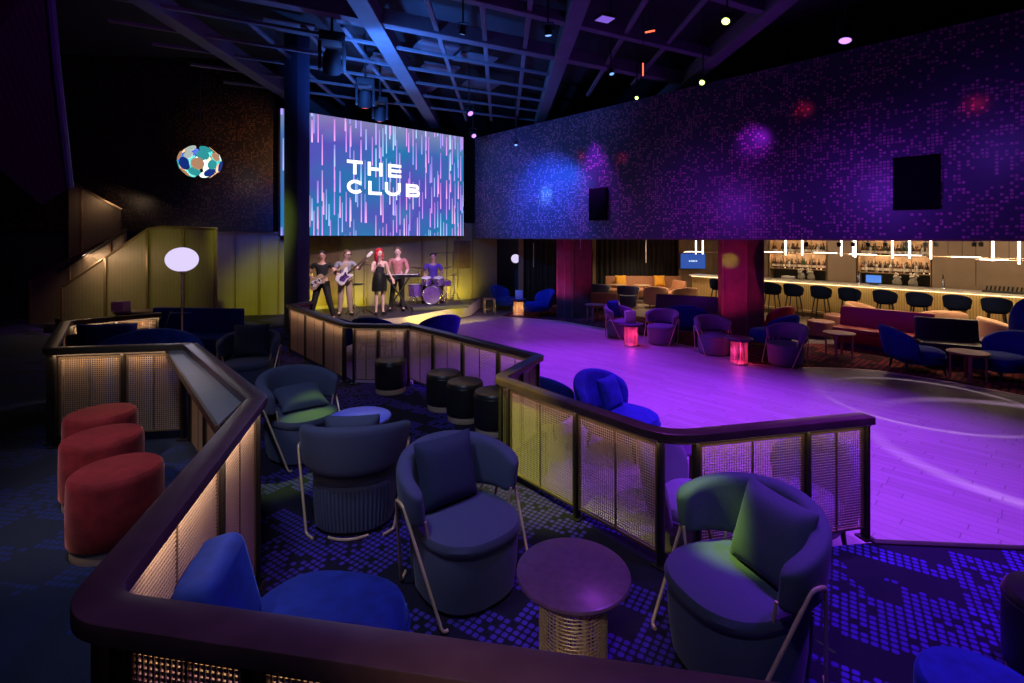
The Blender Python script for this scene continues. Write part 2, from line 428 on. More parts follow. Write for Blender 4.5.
def tag(o, label, cat, group=None, kind=None):
    if label: o['label'] = label
    if cat: o['category'] = cat
    if group: o['group'] = group
    if kind: o['kind'] = kind
    return o
def thing(name, label, cat, loc=(0, 0, 0), rz=0.0, group=None):
    o = bpy.data.objects.new(name, None); COL.objects.link(o)
    o.empty_display_size = 0.2
    o.location = loc; o.rotation_euler.z = rz
    return tag(o, label, cat, group)
def struct(o): o['kind'] = 'structure'; return o
KIDS = {}
def dup(root, loc, rz, label, group=None):
    def cp(o, par):
        c = o.copy(); COL.objects.link(c)
        if par is not None: c.parent = par
        for ch in o.children: cp(ch, c)
        return c
    r = cp(root, None); r.location = loc; r.rotation_euler.z = rz
    r['label'] = label
    if group: r['group'] = group
    elif 'group' in r: del r['group']
    return r

class Kit:
    """first use places the prototype itself, later uses copy it"""
    def __init__(s, maker): s.maker = maker; s.proto = None
    def at(s, x, y, z, deg, label, group=None):
        if s.proto is None:
            s.proto = s.maker()
            o = s.proto; o.location = (x, y, z); o.rotation_euler.z = R(deg); o['label'] = label
            if group: o['group'] = group
            return o
        return dup(s.proto, (x, y, z), R(deg), label, group)

def light(kind, name, loc, energy, col, target=None, **k):
    l = bpy.data.lights.new(name, kind); l.energy = energy; l.color = col
    o = bpy.data.objects.new(name, l); COL.objects.link(o); o.location = loc
    for a, v in k.items(): setattr(l, a, v)
    if target is not None:
        d = Vector(target) - Vector(loc)
        o.rotation_euler = d.to_track_quat('-Z', 'Y').to_euler()
    return o
# ------------------------------------------------------------------ plan geometry
def fillet(pts, r, n=8):
    out = [Vector(pts[0])]
    for i in range(1, len(pts) - 1):
        rr = r[i] if hasattr(r, '__len__') else r
        p, a, b = Vector(pts[i]), Vector(pts[i - 1]), Vector(pts[i + 1])
        u, w = (a - p).normalized(), (b - p).normalized()
        ang = u.angle(w)
        if rr <= 0.001 or ang > 3.1: out.append(p); continue
        t = rr / math.tan(ang / 2); t = min(t, (a - p).length * 0.45, (b - p).length * 0.45)
        q0, q1 = p + u * t, p + w * t
        for k in range(n + 1):
            s = k / n
            out.append(q0 * (1 - s) ** 2 + p * 2 * s * (1 - s) + q1 * s * s)
    out.append(Vector(pts[-1])); return out

def offset_dirs(path):
    res = []
    for i, p in enumerate(path):
        if i == 0: t = (path[1] - p).normalized(); res.append(Vector((-t.y, t.x))); continue
        if i == len(path) - 1: t = (p - path[-2]).normalized(); res.append(Vector((-t.y, t.x))); continue
        t0, t1 = (p - path[i - 1]).normalized(), (path[i + 1] - p).normalized()
        n0, n1 = Vector((-t0.y, t0.x)), Vector((-t1.y, t1.x)); m = (n0 + n1)
        m = m.normalized() / max(0.35, (m.normalized().dot(n0))); res.append(m)
    return res

def sweep_cap(path, w, z_top, h, rnd=0.006):
    ds = offset_dirs(path)
    prof = [(-w / 2 + rnd, z_top), (w / 2 - rnd, z_top), (w / 2 - rnd * 0.3, z_top - rnd * 0.3), (w / 2, z_top - rnd), (w / 2, z_top - h + rnd), (w / 2 - rnd, z_top - h),
            (-w / 2 + rnd, z_top - h), (-w / 2, z_top - h + rnd), (-w / 2, z_top - rnd), (-w / 2 + rnd * 0.3, z_top - rnd * 0.3)]
    rings = [[(p.x + d.x * o, p.y + d.y * o, z) for o, z in prof] for p, d in zip(path, ds)]
    return MB().loft(rings)

def wires(A, B, z0, z1, pitch, hw):
    A, B = Vector(A), Vector(B); L = (B - A).length; t = (B - A) / L; n = Vector((-t.y, t.x)); mb = MB()
    ang = math.atan2(t.y, t.x)
    def bar(a0, b0, a1, b1, off):
        # square-section bar with no end caps
        if a0 == a1: e = Vector((t.x, t.y, 0))
        else: e = Vector((0, 0, 1))
        N3 = Vector((n.x, n.y, 0))
        p0 = Vector((A.x + t.x * a0, A.y + t.y * a0, b0)) + N3 * off; p1 = Vector((A.x + t.x * a1, A.y + t.y * a1, b1)) + N3 * off
        r0 = [p0 + e * hw + N3 * hw, p0 - e * hw + N3 * hw, p0 - e * hw - N3 * hw, p0 + e * hw - N3 * hw]
        r1 = [q + (p1 - p0) for q in r0]
        mb.loft([r0, r1], cap=False)
    k = max(2, int(round(L / pitch)))
    for i in range(k + 1): bar(L * i / k, z0, L * i / k, z1, hw * 0.6)
    k = max(2, int(round((z1 - z0) / pitch)))
    for i in range(k + 1): bar(0, z0 + (z1 - z0) * i / k, L, z0 + (z1 - z0) * i / k, -hw * 0.6)
    return mb

def railing(name, label, path, cap_path, z_top, base, posts, capw=0.115, pitch=0.016, hw=0.0024, panel_h0=0.07, capmat='cap', legs=True):
    """path: plain corner points; posts: list of (segment, fraction); panels fill the gaps between neighbouring posts of a segment"""
    t = thing(name, label, 'railing', (0, 0, 0))
    sweep_cap(cap_path, capw, z_top, 0.055).build('handrail', capmat, t)
    lower = sweep_cap(cap_path, capw * 0.45, z_top - 0.055, 0.02, 0.004).build('under_rail', 'post', t)
    by = {}
    for s, fr in posts: by.setdefault(s, []).append(fr)
    for s, frs in by.items():
        A, B = Vector(path[s]), Vector(path[s + 1]); d = B - A; ang = math.atan2(d.y, d.x); frs.sort()
        for fr in frs:
            p = A + d * fr
            mb = MB().box((p.x, p.y, (base + z_top - 0.06) / 2), (0.026, 0.06, z_top - 0.06 - base), ang)
            po = mb.build('post', 'post', t, bevel=0.004)
            if legs: MB().box((p.x, p.y, base + 0.006), (0.09, 0.09, 0.012), ang).build('base_plate', 'post', po)
        for f0, f1 in zip(frs, frs[1:]):
            L = d.length; m = 0.028 / L
            a, b = A + d * (f0 + m), A + d * (f1 - m)
            z0, z1 = base + panel_h0, z_top - 0.085
            pn = wires(a, b, z0 + 0.012, z1 - 0.012, pitch, hw).build('mesh_panel', 'mesh', t, smooth=0)
            fm = MB(); u = d.normalized()
            for q in (a, b): fm.box((q.x, q.y, (z0 + z1) / 2), (0.014, 0.022, z1 - z0), ang)
            c = (a + b) / 2
            for zz in (z0 + 0.007, z1 - 0.007): fm.box((c.x, c.y, zz), ((b - a).length, 0.022, 0.014), ang)
            fm.box((c.x, c.y, (z0 + z1) / 2), (0.008, 0.016, z1 - z0), ang)
            fm.build('panel_frame', 'bronze', pn)
    return t

def seg_light(A, B, z, side, energy, col=(1.0, 0.70, 0.42), off=0.06, tilt=0.35):
    """LED strip lamp tucked below a handrail, on the given side, raking down the panel"""
    A, B = Vector(A), Vector(B); d = B - A; u = d.normalized(); n = Vector((-u.y, u.x)) * side
    c = (A + B) / 2 + n * off
    l = bpy.data.lights.new('rail_led', 'AREA'); l.shape = 'RECTANGLE'; l.size = d.length * 0.94; l.size_y = 0.012; l.energy = energy * d.length; l.color = col
    o = bpy.data.objects.new('rail_led', l); COL.objects.link(o)
    zax = Vector((n.x * tilt, n.y * tilt, 1)).normalized(); xax = Vector((u.x, u.y, 0)); yax = zax.cross(xax)
    m = Matrix((xax, yax, zax)).transposed().to_4x4(); m.translation = (c.x, c.y, z); o.matrix_world = m
    return o

# --- rail lines
G = [(1.35, 0.915), (-1.13, 1.335), (-1.545, 3.06), (-2.93, 4.60), (-4.05, 4.42), (-5.15, 5.83), (-4.52, 6.50)]
Z_G = 1.55
mid_drop = CZ - 1.28
r1 = [P(312, 301, 1.28), P(289, 304.5, 1.28), P(348, 323.5, 1.28), P(409, 324.5, 1.28)]
r2 = [P(405, 322.5, 1.28), P(539, 355, 1.28), P(499, 376.5, 1.28), P(668, 434, 1.28), P(868, 414.5, 1.28)]
EDGE_R = P(1024, 549, Z_LOUNGE)

# --- floors
o = MB().prism([(-16, -3), (18, -3), (18, 26), (-16, 26)], -0.2, -0.004).build('floor', 'bar_floor', smooth=0); struct(o)
dance = [(-6.2, 14.6), (-3.0, 17.0)]
bnd = [P(x, y, 0) for x, y in [(500, 316.5), (560, 321), (600, 328), (650, 337), (705, 350), (752, 364), (800, 367.5), (845, 368.5), (880, 371), (950, 382), (1024, 396), (1150, 430)]]
dance_poly = [P(440, 316, 0)] + bnd + [(12.0, 2.5), (-4.6, 2.5), (-6.5, 13.0)]
o = MB().prism(dance_poly, -0.003, 0.0).build('floor_dance', 'parquet', smooth=0); struct(o)
# brass edge strip where the parquet meets the bar carpet
strip = MB(); pts = [Vector(p) for p in bnd]
ds = offset_dirs(pts)
strip.loft([[(p.x + d.x * a, p.y + d.y * a, z) for a, z in ((-0.02, 0.0), (-0.015, 0.006), (0.015, 0.006), (0.02, 0.0))] for p, d in zip(pts, ds)])
struct(strip.build('trim_1', 'gold'))
cb = [Vector(p) for p in bnd]; dd = offset_dirs(cb)
far = []
for p, d in zip(cb, dd):
    far.append((p.x + 0.45 * 2.6, p.y + 2.6)) if p.x < 4 else far.append((p.x + 1.5, p.y + 2.2))
o = MB().prism([tuple(p) for p in cb] + far[::-1], -0.0035, 0.0015).build('floor_bar_carpet', 'carpet_red', smooth=0); struct(o)

lounge = [(9, -2), (9, 3.35), EDGE_R, P(873, 542.5, Z_LOUNGE)] + [(p[0] + 0.10, p[1] + 0.10) for p in r2[::-1][1:]] + [(p[0] + 0.12, p[1] + 0.05) for p in r1[::-1]] + [(-4.4, 11.2), (-5.9, 13.9), (-7.4, 13.6), (-13, 12.9), (-13, -2)]
o = MB().prism(lounge, 0.0, Z_LOUNGE).build('floor_lounge', 'carpet', smooth=0); struct(o)
# dark metal nosing along the open edge of the lounge step
a, b = Vector(P(873, 542.5, Z_LOUNGE)), Vector((9, 3.35))
nz = sweep_cap([a, Vector(EDGE_R), b], 0.05, Z_LOUNGE + 0.012, 0.02, 0.003); struct(nz.build('trim_2', 'post'))
terr = [(3.2, -2), (3.2, 0.6), G[0], G[1], G[2], G[3], G[6], (-4.9, 7.0), (-6.6, 9.4), (-13, 9.6), (-13, -2)]
o = MB().prism(terr, Z_LOUNGE, Z_TERRACE).build('floor_terrace', 'carpet_dark', smooth=0); struct(o)

# --- stage
W0, W1 = Vector((-6.35, 14.75)), Vector((-1.3, 17.7))
stage_edge = [P(300, 344, Z_STAGE), P(404, 317, Z_STAGE), P(470, 305, Z_STAGE)]
st_poly = [(-5.4, 12.0)] + stage_edge[1:] + [(-1.28, 17.7), (-6.35, 14.7)]
stage_pts = [(-5.55, 11.9), stage_edge[1], stage_edge[2], (-1.15, 17.75), (-6.4, 14.7)]
o = MB().prism(stage_pts, 0.0, Z_STAGE).build('stage_platform', 'stage_top', smooth=0); struct(o)
e0, e1, e2 = Vector(stage_pts[0]), Vector(stage_pts[1]), Vector(stage_pts[2])
fp = [e0, e1, e2, Vector(stage_pts[3])]
struct(sweep_cap([p + Vector((0.03, -0.04)) for p in fp], 0.03, Z_STAGE + 0.004, Z_STAGE - 0.03, 0.004).build('trim_3', 'stage_front'))

# --- walls: helper panel standing in its own X-Z plane so slat materials run true
def wall_panel(name, A, B, z0, z1, m, th=0.12, kind=True):
    A, B = Vector(A), Vector(B); d = B - A
    o = MB().box((d.length / 2, th / 2, (z1 - z0) / 2), (d.length, th, z1 - z0)).build(name, m, None, (A.x, A.y, z0), math.atan2(d.y, d.x), smooth=0)
    if kind: struct(o)
    return o
def ribs(name, A, B, z0, z1, xs, w, m, dep=0.03):
    A, B = Vector(A), Vector(B); d = B - A; mb = MB()
    for x in xs: mb.box((x, -dep / 2, (z1 - z0) / 2), (w, dep, z1 - z0))
    o = mb.build(name, m, None, (A.x, A.y, z0), math.atan2(d.y, d.x)); struct(o); return o

RWd = Vector((0.904, -1.0)); RW0 = Vector((-1.29, 17.55))
def rw(t): p = RW0 + RWd * t; return (p.x, p.y)
o = wall_panel('wall_right', rw(0.0), rw(15.5), 2.49, 5.96, 'perf', 0.25)
# lower lip of the gallery wall
o = wall_panel('trim_4', rw(0.0), rw(15.5), 2.455, 2.49, 'dark_wood', 0.27)
# stage back wall, bronze cladding with raised ribs and a doorway panel
Ls = (W1 - W0).length
wall_panel('wall_stage', W0, W1, 0.0, 3.0, 'bronze_panel', 0.12)
ribs('trim_5', W0, W1, Z_STAGE, 2.9, [0.35, 1.30, 1.34, 2.1, 3.0, 3.9, 3.94, 4.8, 5.2, 5.75], 0.035, 'bronze', 0.04)
MBd = MB().box((0.82, -0.012, 1.15), (0.86, 0.02, 2.1)); u = W1 - W0
o = MBd.build('door_1', 'dark_wood', None, (W0.x, W0.y, Z_STAGE), math.atan2(u.y, u.x)); struct(o)
MB().box((0.48, -0.035, 1.0), (0.03, 0.03, 0.16)).build('door_handle', 'gold', o)
MBd = MB().box((5.35, -0.012, 1.55), (0.62, 0.02, 0.95))
o = MBd.build('acoustic_panel', 'dark_wood', None, (W0.x, W0.y, Z_STAGE), math.atan2(u.y, u.x), bevel=0.004)
tag(o, 'dark square panel on the bronze wall at the drummer end of the stage', 'wall panel')

# screen
SL, SR = Vector((-6.12, 13.38)), Vector((-1.66, 17.28)); sd = SR - SL; sang = math.atan2(sd.y, sd.x); sw = sd.length
ZS0, ZS1 = 2.56, 5.93
scr = thing('led_screen', 'huge led screen of pink and blue streaks over the stage', 'screen', (SL.x, SL.y, ZS0), sang)
MB().box((sw / 2, 0.02, (ZS1 - ZS0) / 2), (sw, 0.04, ZS1 - ZS0)).build('display', 'screen', scr, smooth=0)
MB().box((sw / 2, 0.10, (ZS1 - ZS0) / 2), (sw + 0.06, 0.12, ZS1 - ZS0 + 0.06)).build('housing', 'black', scr, bevel=0.01)
# lettering: strokes in the screen plane
def spt(px, py):
    k = (px - CX) / F; t = (k * SL.y - SL.x) / (sd.x - k * sd.y); y = SL.y + sd.y * t
    return (t * sw, PZ(py, y) - ZS0)
def ribbon(mb, pts, w):
    pts = [Vector(p) for p in pts]; ds = offset_dirs(pts)
    for i in range(len(pts) - 1):
        a, b = pts[i], pts[i + 1]; da, db = ds[i] * w / 2, ds[i + 1] * w / 2
        q = [a + da, b + db, b - db, a - da]
        mb.add([(p.x, -0.012, p.y) for p in q] + [(p.x, 0.0, p.y) for p in q], [(0, 1, 2, 3), (4, 7, 6, 5), (0, 4, 5, 1), (1, 5, 6, 2), (2, 6, 7, 3), (3, 7, 4, 0)])
def letter(ch, x0, z0, w, h, s):
    mb = MB(); x1, z1 = x0 + w, z0 + h; e = s / 2
    if ch == 'T': ribbon(mb, [(x0, z1 - e), (x1, z1 - e)], s); ribbon(mb, [(x0 + w / 2, z0), (x0 + w / 2, z1 - s)], s)
    if ch == 'H': ribbon(mb, [(x0 + e, z0), (x0 + e, z1)], s); ribbon(mb, [(x1 - e, z0), (x1 - e, z1)], s); ribbon(mb, [(x0 + s, z0 + h / 2), (x1 - s, z0 + h / 2)], s)
    if ch == 'E':
        ribbon(mb, [(x0 + e, z0), (x0 + e, z1)], s)
        for zz in (z0 + e, z0 + h / 2, z1 - e): ribbon(mb, [(x0 + s, zz), (x1, zz)], s * 0.95)
    if ch == 'L': ribbon(mb, [(x0 + e, z0), (x0 + e, z1)], s); ribbon(mb, [(x0 + s, z0 + e), (x1, z0 + e)], s)
    if ch == 'C':
        cx, cz, rx, rz = x0 + w / 2, z0 + h / 2, w / 2 - e, h / 2 - e
        ribbon(mb, [(cx + rx * math.cos(a), cz + rz * math.sin(a)) for a in [R(38 + 284 * k / 28) for k in range(29)]], s)
    if ch == 'U':
        cx, rx, rz = x0 + w / 2, w / 2 - e, h * 0.45 - e
        ribbon(mb, [(x0 + e, z1), (x0 + e, z0 + h * 0.45)] + [(cx - rx * math.cos(R(a)), z0 + h * 0.45 - rz * math.sin(R(a))) for a in range(10, 180, 10)] + [(x1 - e, z0 + h * 0.45), (x1 - e, z1)], s)
    if ch == 'B':
        ribbon(mb, [(x0 + e, z0), (x0 + e, z1)], s)
        for zb, hh, ww in ((z0 + h / 2 - e / 2, h / 2 + e / 2, w * 0.94), (z0, h / 2 + e / 2, w)):
            r = hh / 2 - e
            ribbon(mb, [(x0 + s, zb + hh - e), (x0 + ww - r - e, zb + hh - e)] + [(x0 + ww - r - e + r * math.sin(R(a)), zb + hh / 2 + r * math.cos(R(a))) for a in range(15, 180, 15)] + [(x0 + ww - r - e, zb + e), (x0 + s, zb + e)], s * 0.95)
    return mb
xa, zt = spt(347, 160.0)[0], None
def lrow(word, pxs, top_l, bot_l, stroke):
    z1 = spt(pxs[0][0], top_l)[1]; z0 = spt(pxs[0][0], bot_l)[1]
    for ch, (a, b) in zip(word, pxs):
        x0 = spt(a, 170)[0]; x1 = spt(b, 170)[0]
        letter(ch, x0, z0, x1 - x0, z1 - z0, stroke).build('letter', 'letters', scr, smooth=0)
lrow('THE', [(347, 362.4), (367.8, 382.2), (388.2, 401)], 159.5, 173.6, 0.092)
lrow('CLUB', [(347, 363.5), (368.4, 381.6), (385, 400.5), (406, 419.5)], 179.2, 193.2, 0.092)

# dark upper wall left of the screen, bronze cladding below it, gold reveal at the screen end
LW1 = Vector((-6.34, 13.40)); LW0 = Vector((-13.5, 12.75))
wall_panel('wall_left', LW0, LW1, 2.66, 7.2, 'perf_left', 0.2)
wall_panel('wall_left_lower', (-13.5, 13.0), (-8.0, 13.35), 0.0, 2.7, 'near_black', 0.15)
wall_panel('wall_bronze', (-8.0, 13.35), (-6.05, 13.75), 0.0, 2.66, 'bronze_panel', 0.12)
ribs('trim_6', (-8.0, 13.35), (-6.05, 13.75), Z_LOUNGE, 2.62, [0.05, 0.62, 1.2, 1.24, 1.7, 1.95], 0.035, 'bronze', 0.04)
wall_panel('trim_7', (-8.3, 13.2), (-6.05, 13.62), 2.60, 2.66, 'bronze', 0.16)
wall_panel('wall_far_left', (-13.6, -3), (-13.6, 13), 0.0, 7.2, 'near_black', -0.2)

# ceiling slab and beams
o = MB().box((1.5, 10, 7.35), (32, 27, 0.3)).build('ceiling', 'ceiling', smooth=0); struct(o)
ZB = 6.32; ti = [10]
def beam(A, B, w, h, z=ZB, m='beam'):
    A, B = Vector(A), Vector(B); d = B - A; c = (A + B) / 2
    o = MB().box((c.x, c.y, z + h / 2), (d.length, w, h), math.atan2(d.y, d.x)).build('trim_%d' % ti[0], m, smooth=0, bevel=0.01); ti[0] += 1; struct(o)
for x, w, h in [(-2.36, 0.34, 0.32), (1.25, 0.30, 0.32), (-5.9, 0.30, 0.32), (4.6, 0.3, 0.32)]: beam((x + 0.0, 1.5), (x - 0.32, 17.6), w, h)
for x, y0, y1 in [(-3.15, 9.4, 17), (-3.9, 9.4, 17), (-1.33, 3, 17), (-0.5, 8.5, 17), (0.35, 6, 17), (-4.8, 9.0, 15), (2.3, 4, 14), (3.3, 3, 13)]:
    beam((x, y0), (x - 0.2, y1), 0.09, 0.06, ZB + 0.10)
cd = Vector((1.9, 1.0)).normalized()
for y, w, h in [(9.2, 0.22, 0.28), (10.35, 0.08, 0.06), (11.6, 0.08, 0.06), (12.7, 0.08, 0.06), (13.9, 0.08, 0.06), (15.2, 0.08, 0.06), (7.4, 0.16, 0.2), (5.2, 0.16, 0.2), (3.2, 0.16, 0.2)]:
    c = Vector((-2.36, y)); beam(c - cd * 5.5, c + cd * (7.5 if h > 0.1 else 3.8), w, h, ZB + 0.05)
# acoustic ceiling rafts above the beams near the screen, which catch the blue light
for k, (x, y) in enumerate([(-3.0, 10.1), (-1.7, 11.5), (-3.0, 12.4), (-1.9, 13.0), (-0.9, 12.3), (-3.4, 13.2), (-4.6, 10.4), (-0.9, 14.4), (-2.7, 14.6)]):
    o = MB().box((x, y, 6.86), (0.95, 0.62, 0.05), math.atan2(cd.y, cd.x)).build('ceiling_raft', 'beam', bevel=0.01)
    tag(o, 'square acoustic raft above the ceiling beams near the screen', 'ceiling panel', 'ceiling rafts'); struct(o)

# navy column by the stage
cx_, cy_ = PX(297, 11.2), 11.2
o = MB().box((0, 0, 3.55), (0.38, 0.38, 7.1)).build('column_navy', 'navy_column', None, (cx_, cy_, 0), R(-20), bevel=0.02); struct(o)

# --- bar zone shell
ZBC = 3.1
o = MB().prism([(rw(0.1)[0] + 0.12, rw(0.1)[1] + 0.10), (rw(15.4)[0] + 0.12, rw(15.4)[1] + 0.10), (19, 8), (19, 26), (-1.3, 26), (-1.3, 17.75)], ZBC, ZBC + 0.12).build('ceiling_gallery', 'bar_wall', smooth=0); struct(o)
BA = Vector((8.55, 17.07)); Bd = Vector((3.88, -4.71)).normalized(); Bn = Vector((-Bd.y, Bd.x))    # Bn points away from the camera
if Bn.y < 0: Bn = -Bn
def bar_pt(s, off): p = BA + Bd * s + Bn * off; return (p.x, p.y)
def bar_s(px, off): q = Vector(ray_line(px, BA + Bn * off, Bd)); return (q - BA - Bn * off).dot(Bd)
BW = 2.3                                             # distance from counter front to the back wall
s_l = bar_s(706, BW)
s_end = 11.0
def bar_wall_piece(name, px0, px1, z0, z1, m, off=BW, th=0.1):
    a = bar_s(px0, off) if px0 is not None else s_l; b = bar_s(px1, off) if px1 is not None else s_end
    return wall_panel(name, bar_pt(a, off), bar_pt(b, off), z0, z1, m, th)
bar_wall_piece('wall_bar_1', None, 767.5, 0, ZBC, 'bar_wall'); bar_wall_piece('wall_bar_2', 827.5, 856, 0, ZBC, 'bar_wall'); bar_wall_piece('wall_bar_3', 932, None, 0, ZBC, 'bar_wall')
for i, (a, b) in enumerate([(767.5, 827.5), (856, 932)]):
    o = bar_wall_piece('wall_niche_%d' % (i + 1), a - 2, b + 2, 0, ZBC, 'wood', BW + 0.42)
# panel joints
s3 = bar_s(932, BW); jj = [bar_s(p, BW) - s3 for p in (945, 984)]
a = bar_pt(s3, BW); b = bar_pt(s_end, BW)
ribs('trim_8', a, b, 1.1, ZBC, [1.0, 2.2, 3.4, 4.6], 0.012, 'dark_wood', 0.008)

# curtain wall at the back, doorway wall at the left of it
CW0, CW1 = Vector((1.9, 21.2)), Vector((PX(706, 21.3), 21.3))
CWd = CW1 - CW0
def curtain(name, label, A, B, z0, z1, amp=0.06, wl=0.22):
    A, B = Vector(A), Vector(B); d = B - A; L = d.length; n = int(L / 0.025); front = []; back = []
    for i in range(n + 1):
        x = L * i / n; y = amp * math.sin(2 * PI * x / wl) * (0.8 + 0.2 * math.sin(x * 3.1))
        front.append((x, y - 0.004)); back.append((x, y + 0.004))
    mb = MB(); poly = front + back[::-1]; k = len(front)
    vs = [(p[0], p[1], 0) for p in front] + [(p[0], p[1], z1 - z0) for p in front] + [(p[0], p[1], 0) for p in back] + [(p[0], p[1], z1 - z0) for p in back]
    fs = []
    for i in range(k - 1):
        fs += [(i, i + 1, k + i + 1, k + i), (2 * k + i, 3 * k + i, 3 * k + i + 1, 2 * k + i + 1), (i, 2 * k + i, 2 * k + i + 1, i + 1), (k + i, k + i + 1, 3 * k + i + 1, 3 * k + i)]
    fs += [(0, k, 3 * k, 2 * k), (k - 1, 3 * k - 1, 4 * k - 1, 2 * k - 1)]
    mb.add(vs, fs)
    o = mb.build(name, 'curtain', None, (A.x, A.y, z0), math.atan2(d.y, d.x))
    return tag(o, label, 'curtain')
wall_panel('wall_back', (-1.3, 21.6), (8.6, 21.75), 0, ZBC, 'near_black', 0.1)
curtain('curtain', 'charcoal pleated curtain behind the tan corner sofa', (PX(597, 21.2), 21.2), (PX(703, 21.25), 21.25), 0.02, ZBC - 0.02)
curtain('curtain', 'narrow charcoal curtain beside the wood clad pillar in the back lounge', (PX(582, 21.0), 21.0), (PX(592, 21.0), 21.0), 0.02, ZBC - 0.02)
wall_panel('trim_9', (PX(592.5, 20.9), 20.9), (PX(596, 20.9), 20.9), 0, ZBC, 'wood', 0.1)
wall_panel('trim_40', (PX(701, 20.9), 20.9), (PX(705, 20.9), 20.9), 0, ZBC, 'wood', 0.1)
curtain('curtain', 'grey curtain behind the pair of blue velvet chairs at the far left', (PX(524, 18.7), 18.7), (PX(557, 18.7), 18.7), 0.02, ZBC - 0.02)
wall_panel('trim_41', (PX(518.5, 18.5), 18.5), (PX(523.5, 18.5), 18.5), 0, ZBC, 'wood', 0.14)
wall_panel('wall_back_left', (PX(523, 18.9), 18.9), (PX(580, 18.9), 18.9), 0, ZBC, 'near_black', 0.1)
wall_panel('wall_back_bronze', (-1.42, 17.62), (PX(497, 18.3), 18.3), 0, 3.0, 'bronze_panel', 0.12)
wall_panel('wall_lobby', (-1.3, 21.4), (1.9, 21.4), 0, ZBC, 'navy_column', 0.1)
# pillars
pb = Vector(P(573, 318, 0))
def pillar(name, pxa, pxb, ybase, yaw, m, dep=0.9):
    ya = 2.52 * F / (ybase - HZ); xa, xb = PX(pxa, ya), PX(pxb, ya)
    w = xb - xa
    o = MB().box((w / 2, dep / 2, 1.55), (w, dep, 3.1)).build(name, m, None, (xa, ya, 0), yaw, smooth=0, bevel=0.01); struct(o); return o, w
o, w = pillar('column_left_1', 556.5, 572.5, 316.5, R(-8), 'dark_wood', 0.5)
mb = MB()
for x in (0.02, w * 0.5, w - 0.02): mb.box((x, -0.012, 1.4), (0.03, 0.025, 2.8))
mb.build('pillar_strip', 'bronze', o)
o, w = pillar('column_left_2', 572.5, 592, 318, R(6), 'dark_wood', 0.7)
mb = MB().box((0.015, -0.012, 1.4), (0.03, 0.025, 2.8)).box((w - 0.02, -0.012, 1.4), (0.03, 0.025, 2.8)); mb.build('pillar_strip', 'bronze', o)
o, w = pillar('column_right_1', 722, 746, 341, R(-10), 'dark_wood', 0.45)
mb = MB()
for x in (0.015, w - 0.02): mb.box((x, -0.012, 1.4), (0.035, 0.025, 2.8))
mb.build('pillar_strip', 'bronze', o)
o, w = pillar('column_right_2', 747, 764.5, 342, R(4), 'dark_wood', 0.5)
MB().box((w - 0.02, -0.012, 1.4), (0.03, 0.025, 2.8)).build('pillar_strip', 'bronze', o)

# --- railings
gp = [Vector(p) for p in G]
front_cap = fillet(G[:4], [0, 0.13, 0.03, 0.05], 10)[:-1]
f1 = fillet(G[:4], [0, 0.16, 0.04, 0], 10)
railing('terrace_railing', 'walnut topped mesh railing turning the corner nearest the camera', G[:4], f1, Z_G, Z_LOUNGE,
        [(0, 0.03), (0, 0.29), (0, 0.55), (0, 0.80), (0, 0.952), (1, 0.055), (1, 0.60), (1, 0.975), (2, 0.03), (2, 0.34), (2, 0.67), (2, 0.97)], 0.115, 0.0165, 0.0029, 0.09)
f2 = fillet(G[3:7], [0, 0.10, 0.10, 0], 8)
railing('booth_railing', 'bronze topped mesh railing around the sunken sofa booth behind the red stools', G[3:7], f2, Z_G, Z_TERRACE,
        [(0, 0.05), (0, 0.48), (0, 0.95), (1, 0.06), (1, 0.5), (1, 0.94), (2, 0.05), (2, 0.5), (2, 0.96)], 0.10, 0.018, 0.0024, 0.09, 'bronze')
f3 = fillet(r1, [0, 0.05, 0.35, 0], 10)
railing('stage_side_railing', 'bronze topped railing with panels in front of the stage', r1, f3, 1.28, Z_LOUNGE,
        [(0, 0.05), (0, 0.9), (1, 0.03), (1, 0.34), (1, 0.66), (1, 0.95), (2, 0.10), (2, 0.5), (2, 0.95)], 0.12, 0.020, 0.0038, 0.06, 'bronze')
f4 = fillet(r2, [0, 0.05, 0.12, 0.35, 0], 10)
railing('dance_floor_railing', 'zigzag walnut topped mesh railing between lounge and dance floor', r2, f4, 1.28, Z_LOUNGE,
        [(0, 0.03), (0, 0.27), (0, 0.51), (0, 0.76), (0, 0.97), (1, 0.06), (1, 0.5), (1, 0.94), (2, 0.03), (2, 0.085), (2, 0.547), (2, 0.97), (3, 0.127), (3, 0.667), (3, 0.985)], 0.115, 0.018, 0.0021, 0.075)
# drinks ledge between the rails
lp = [P(166, 350, 1.50), P(197, 346, 1.50), P(246, 398, 1.50), P(217, 426, 1.50)]
led = thing('drinks_ledge', 'grey drinks ledge fixed in the angle of the railing behind the red stools', 'ledge', (0, 0, 0))
MB().prism(lp, 1.475, 1.50).build('ledge_top', 'ledge', led, smooth=0, bevel=0.004)
q = [Vector(p) for p in lp]
sweep_cap([q[0], q[3]], 0.02, 1.503, 0.05, 0.003).build('edge_trim', 'bronze', led)
sweep_cap([q[1] + (q[0] - q[1]) * 0.06, q[2] + (q[3] - q[2]) * 0.06], 0.014, 1.515, 0.012, 0.003).build('light_strip', emis('ledge_led', (1.0, 0.66, 0.25), 0.55), led)

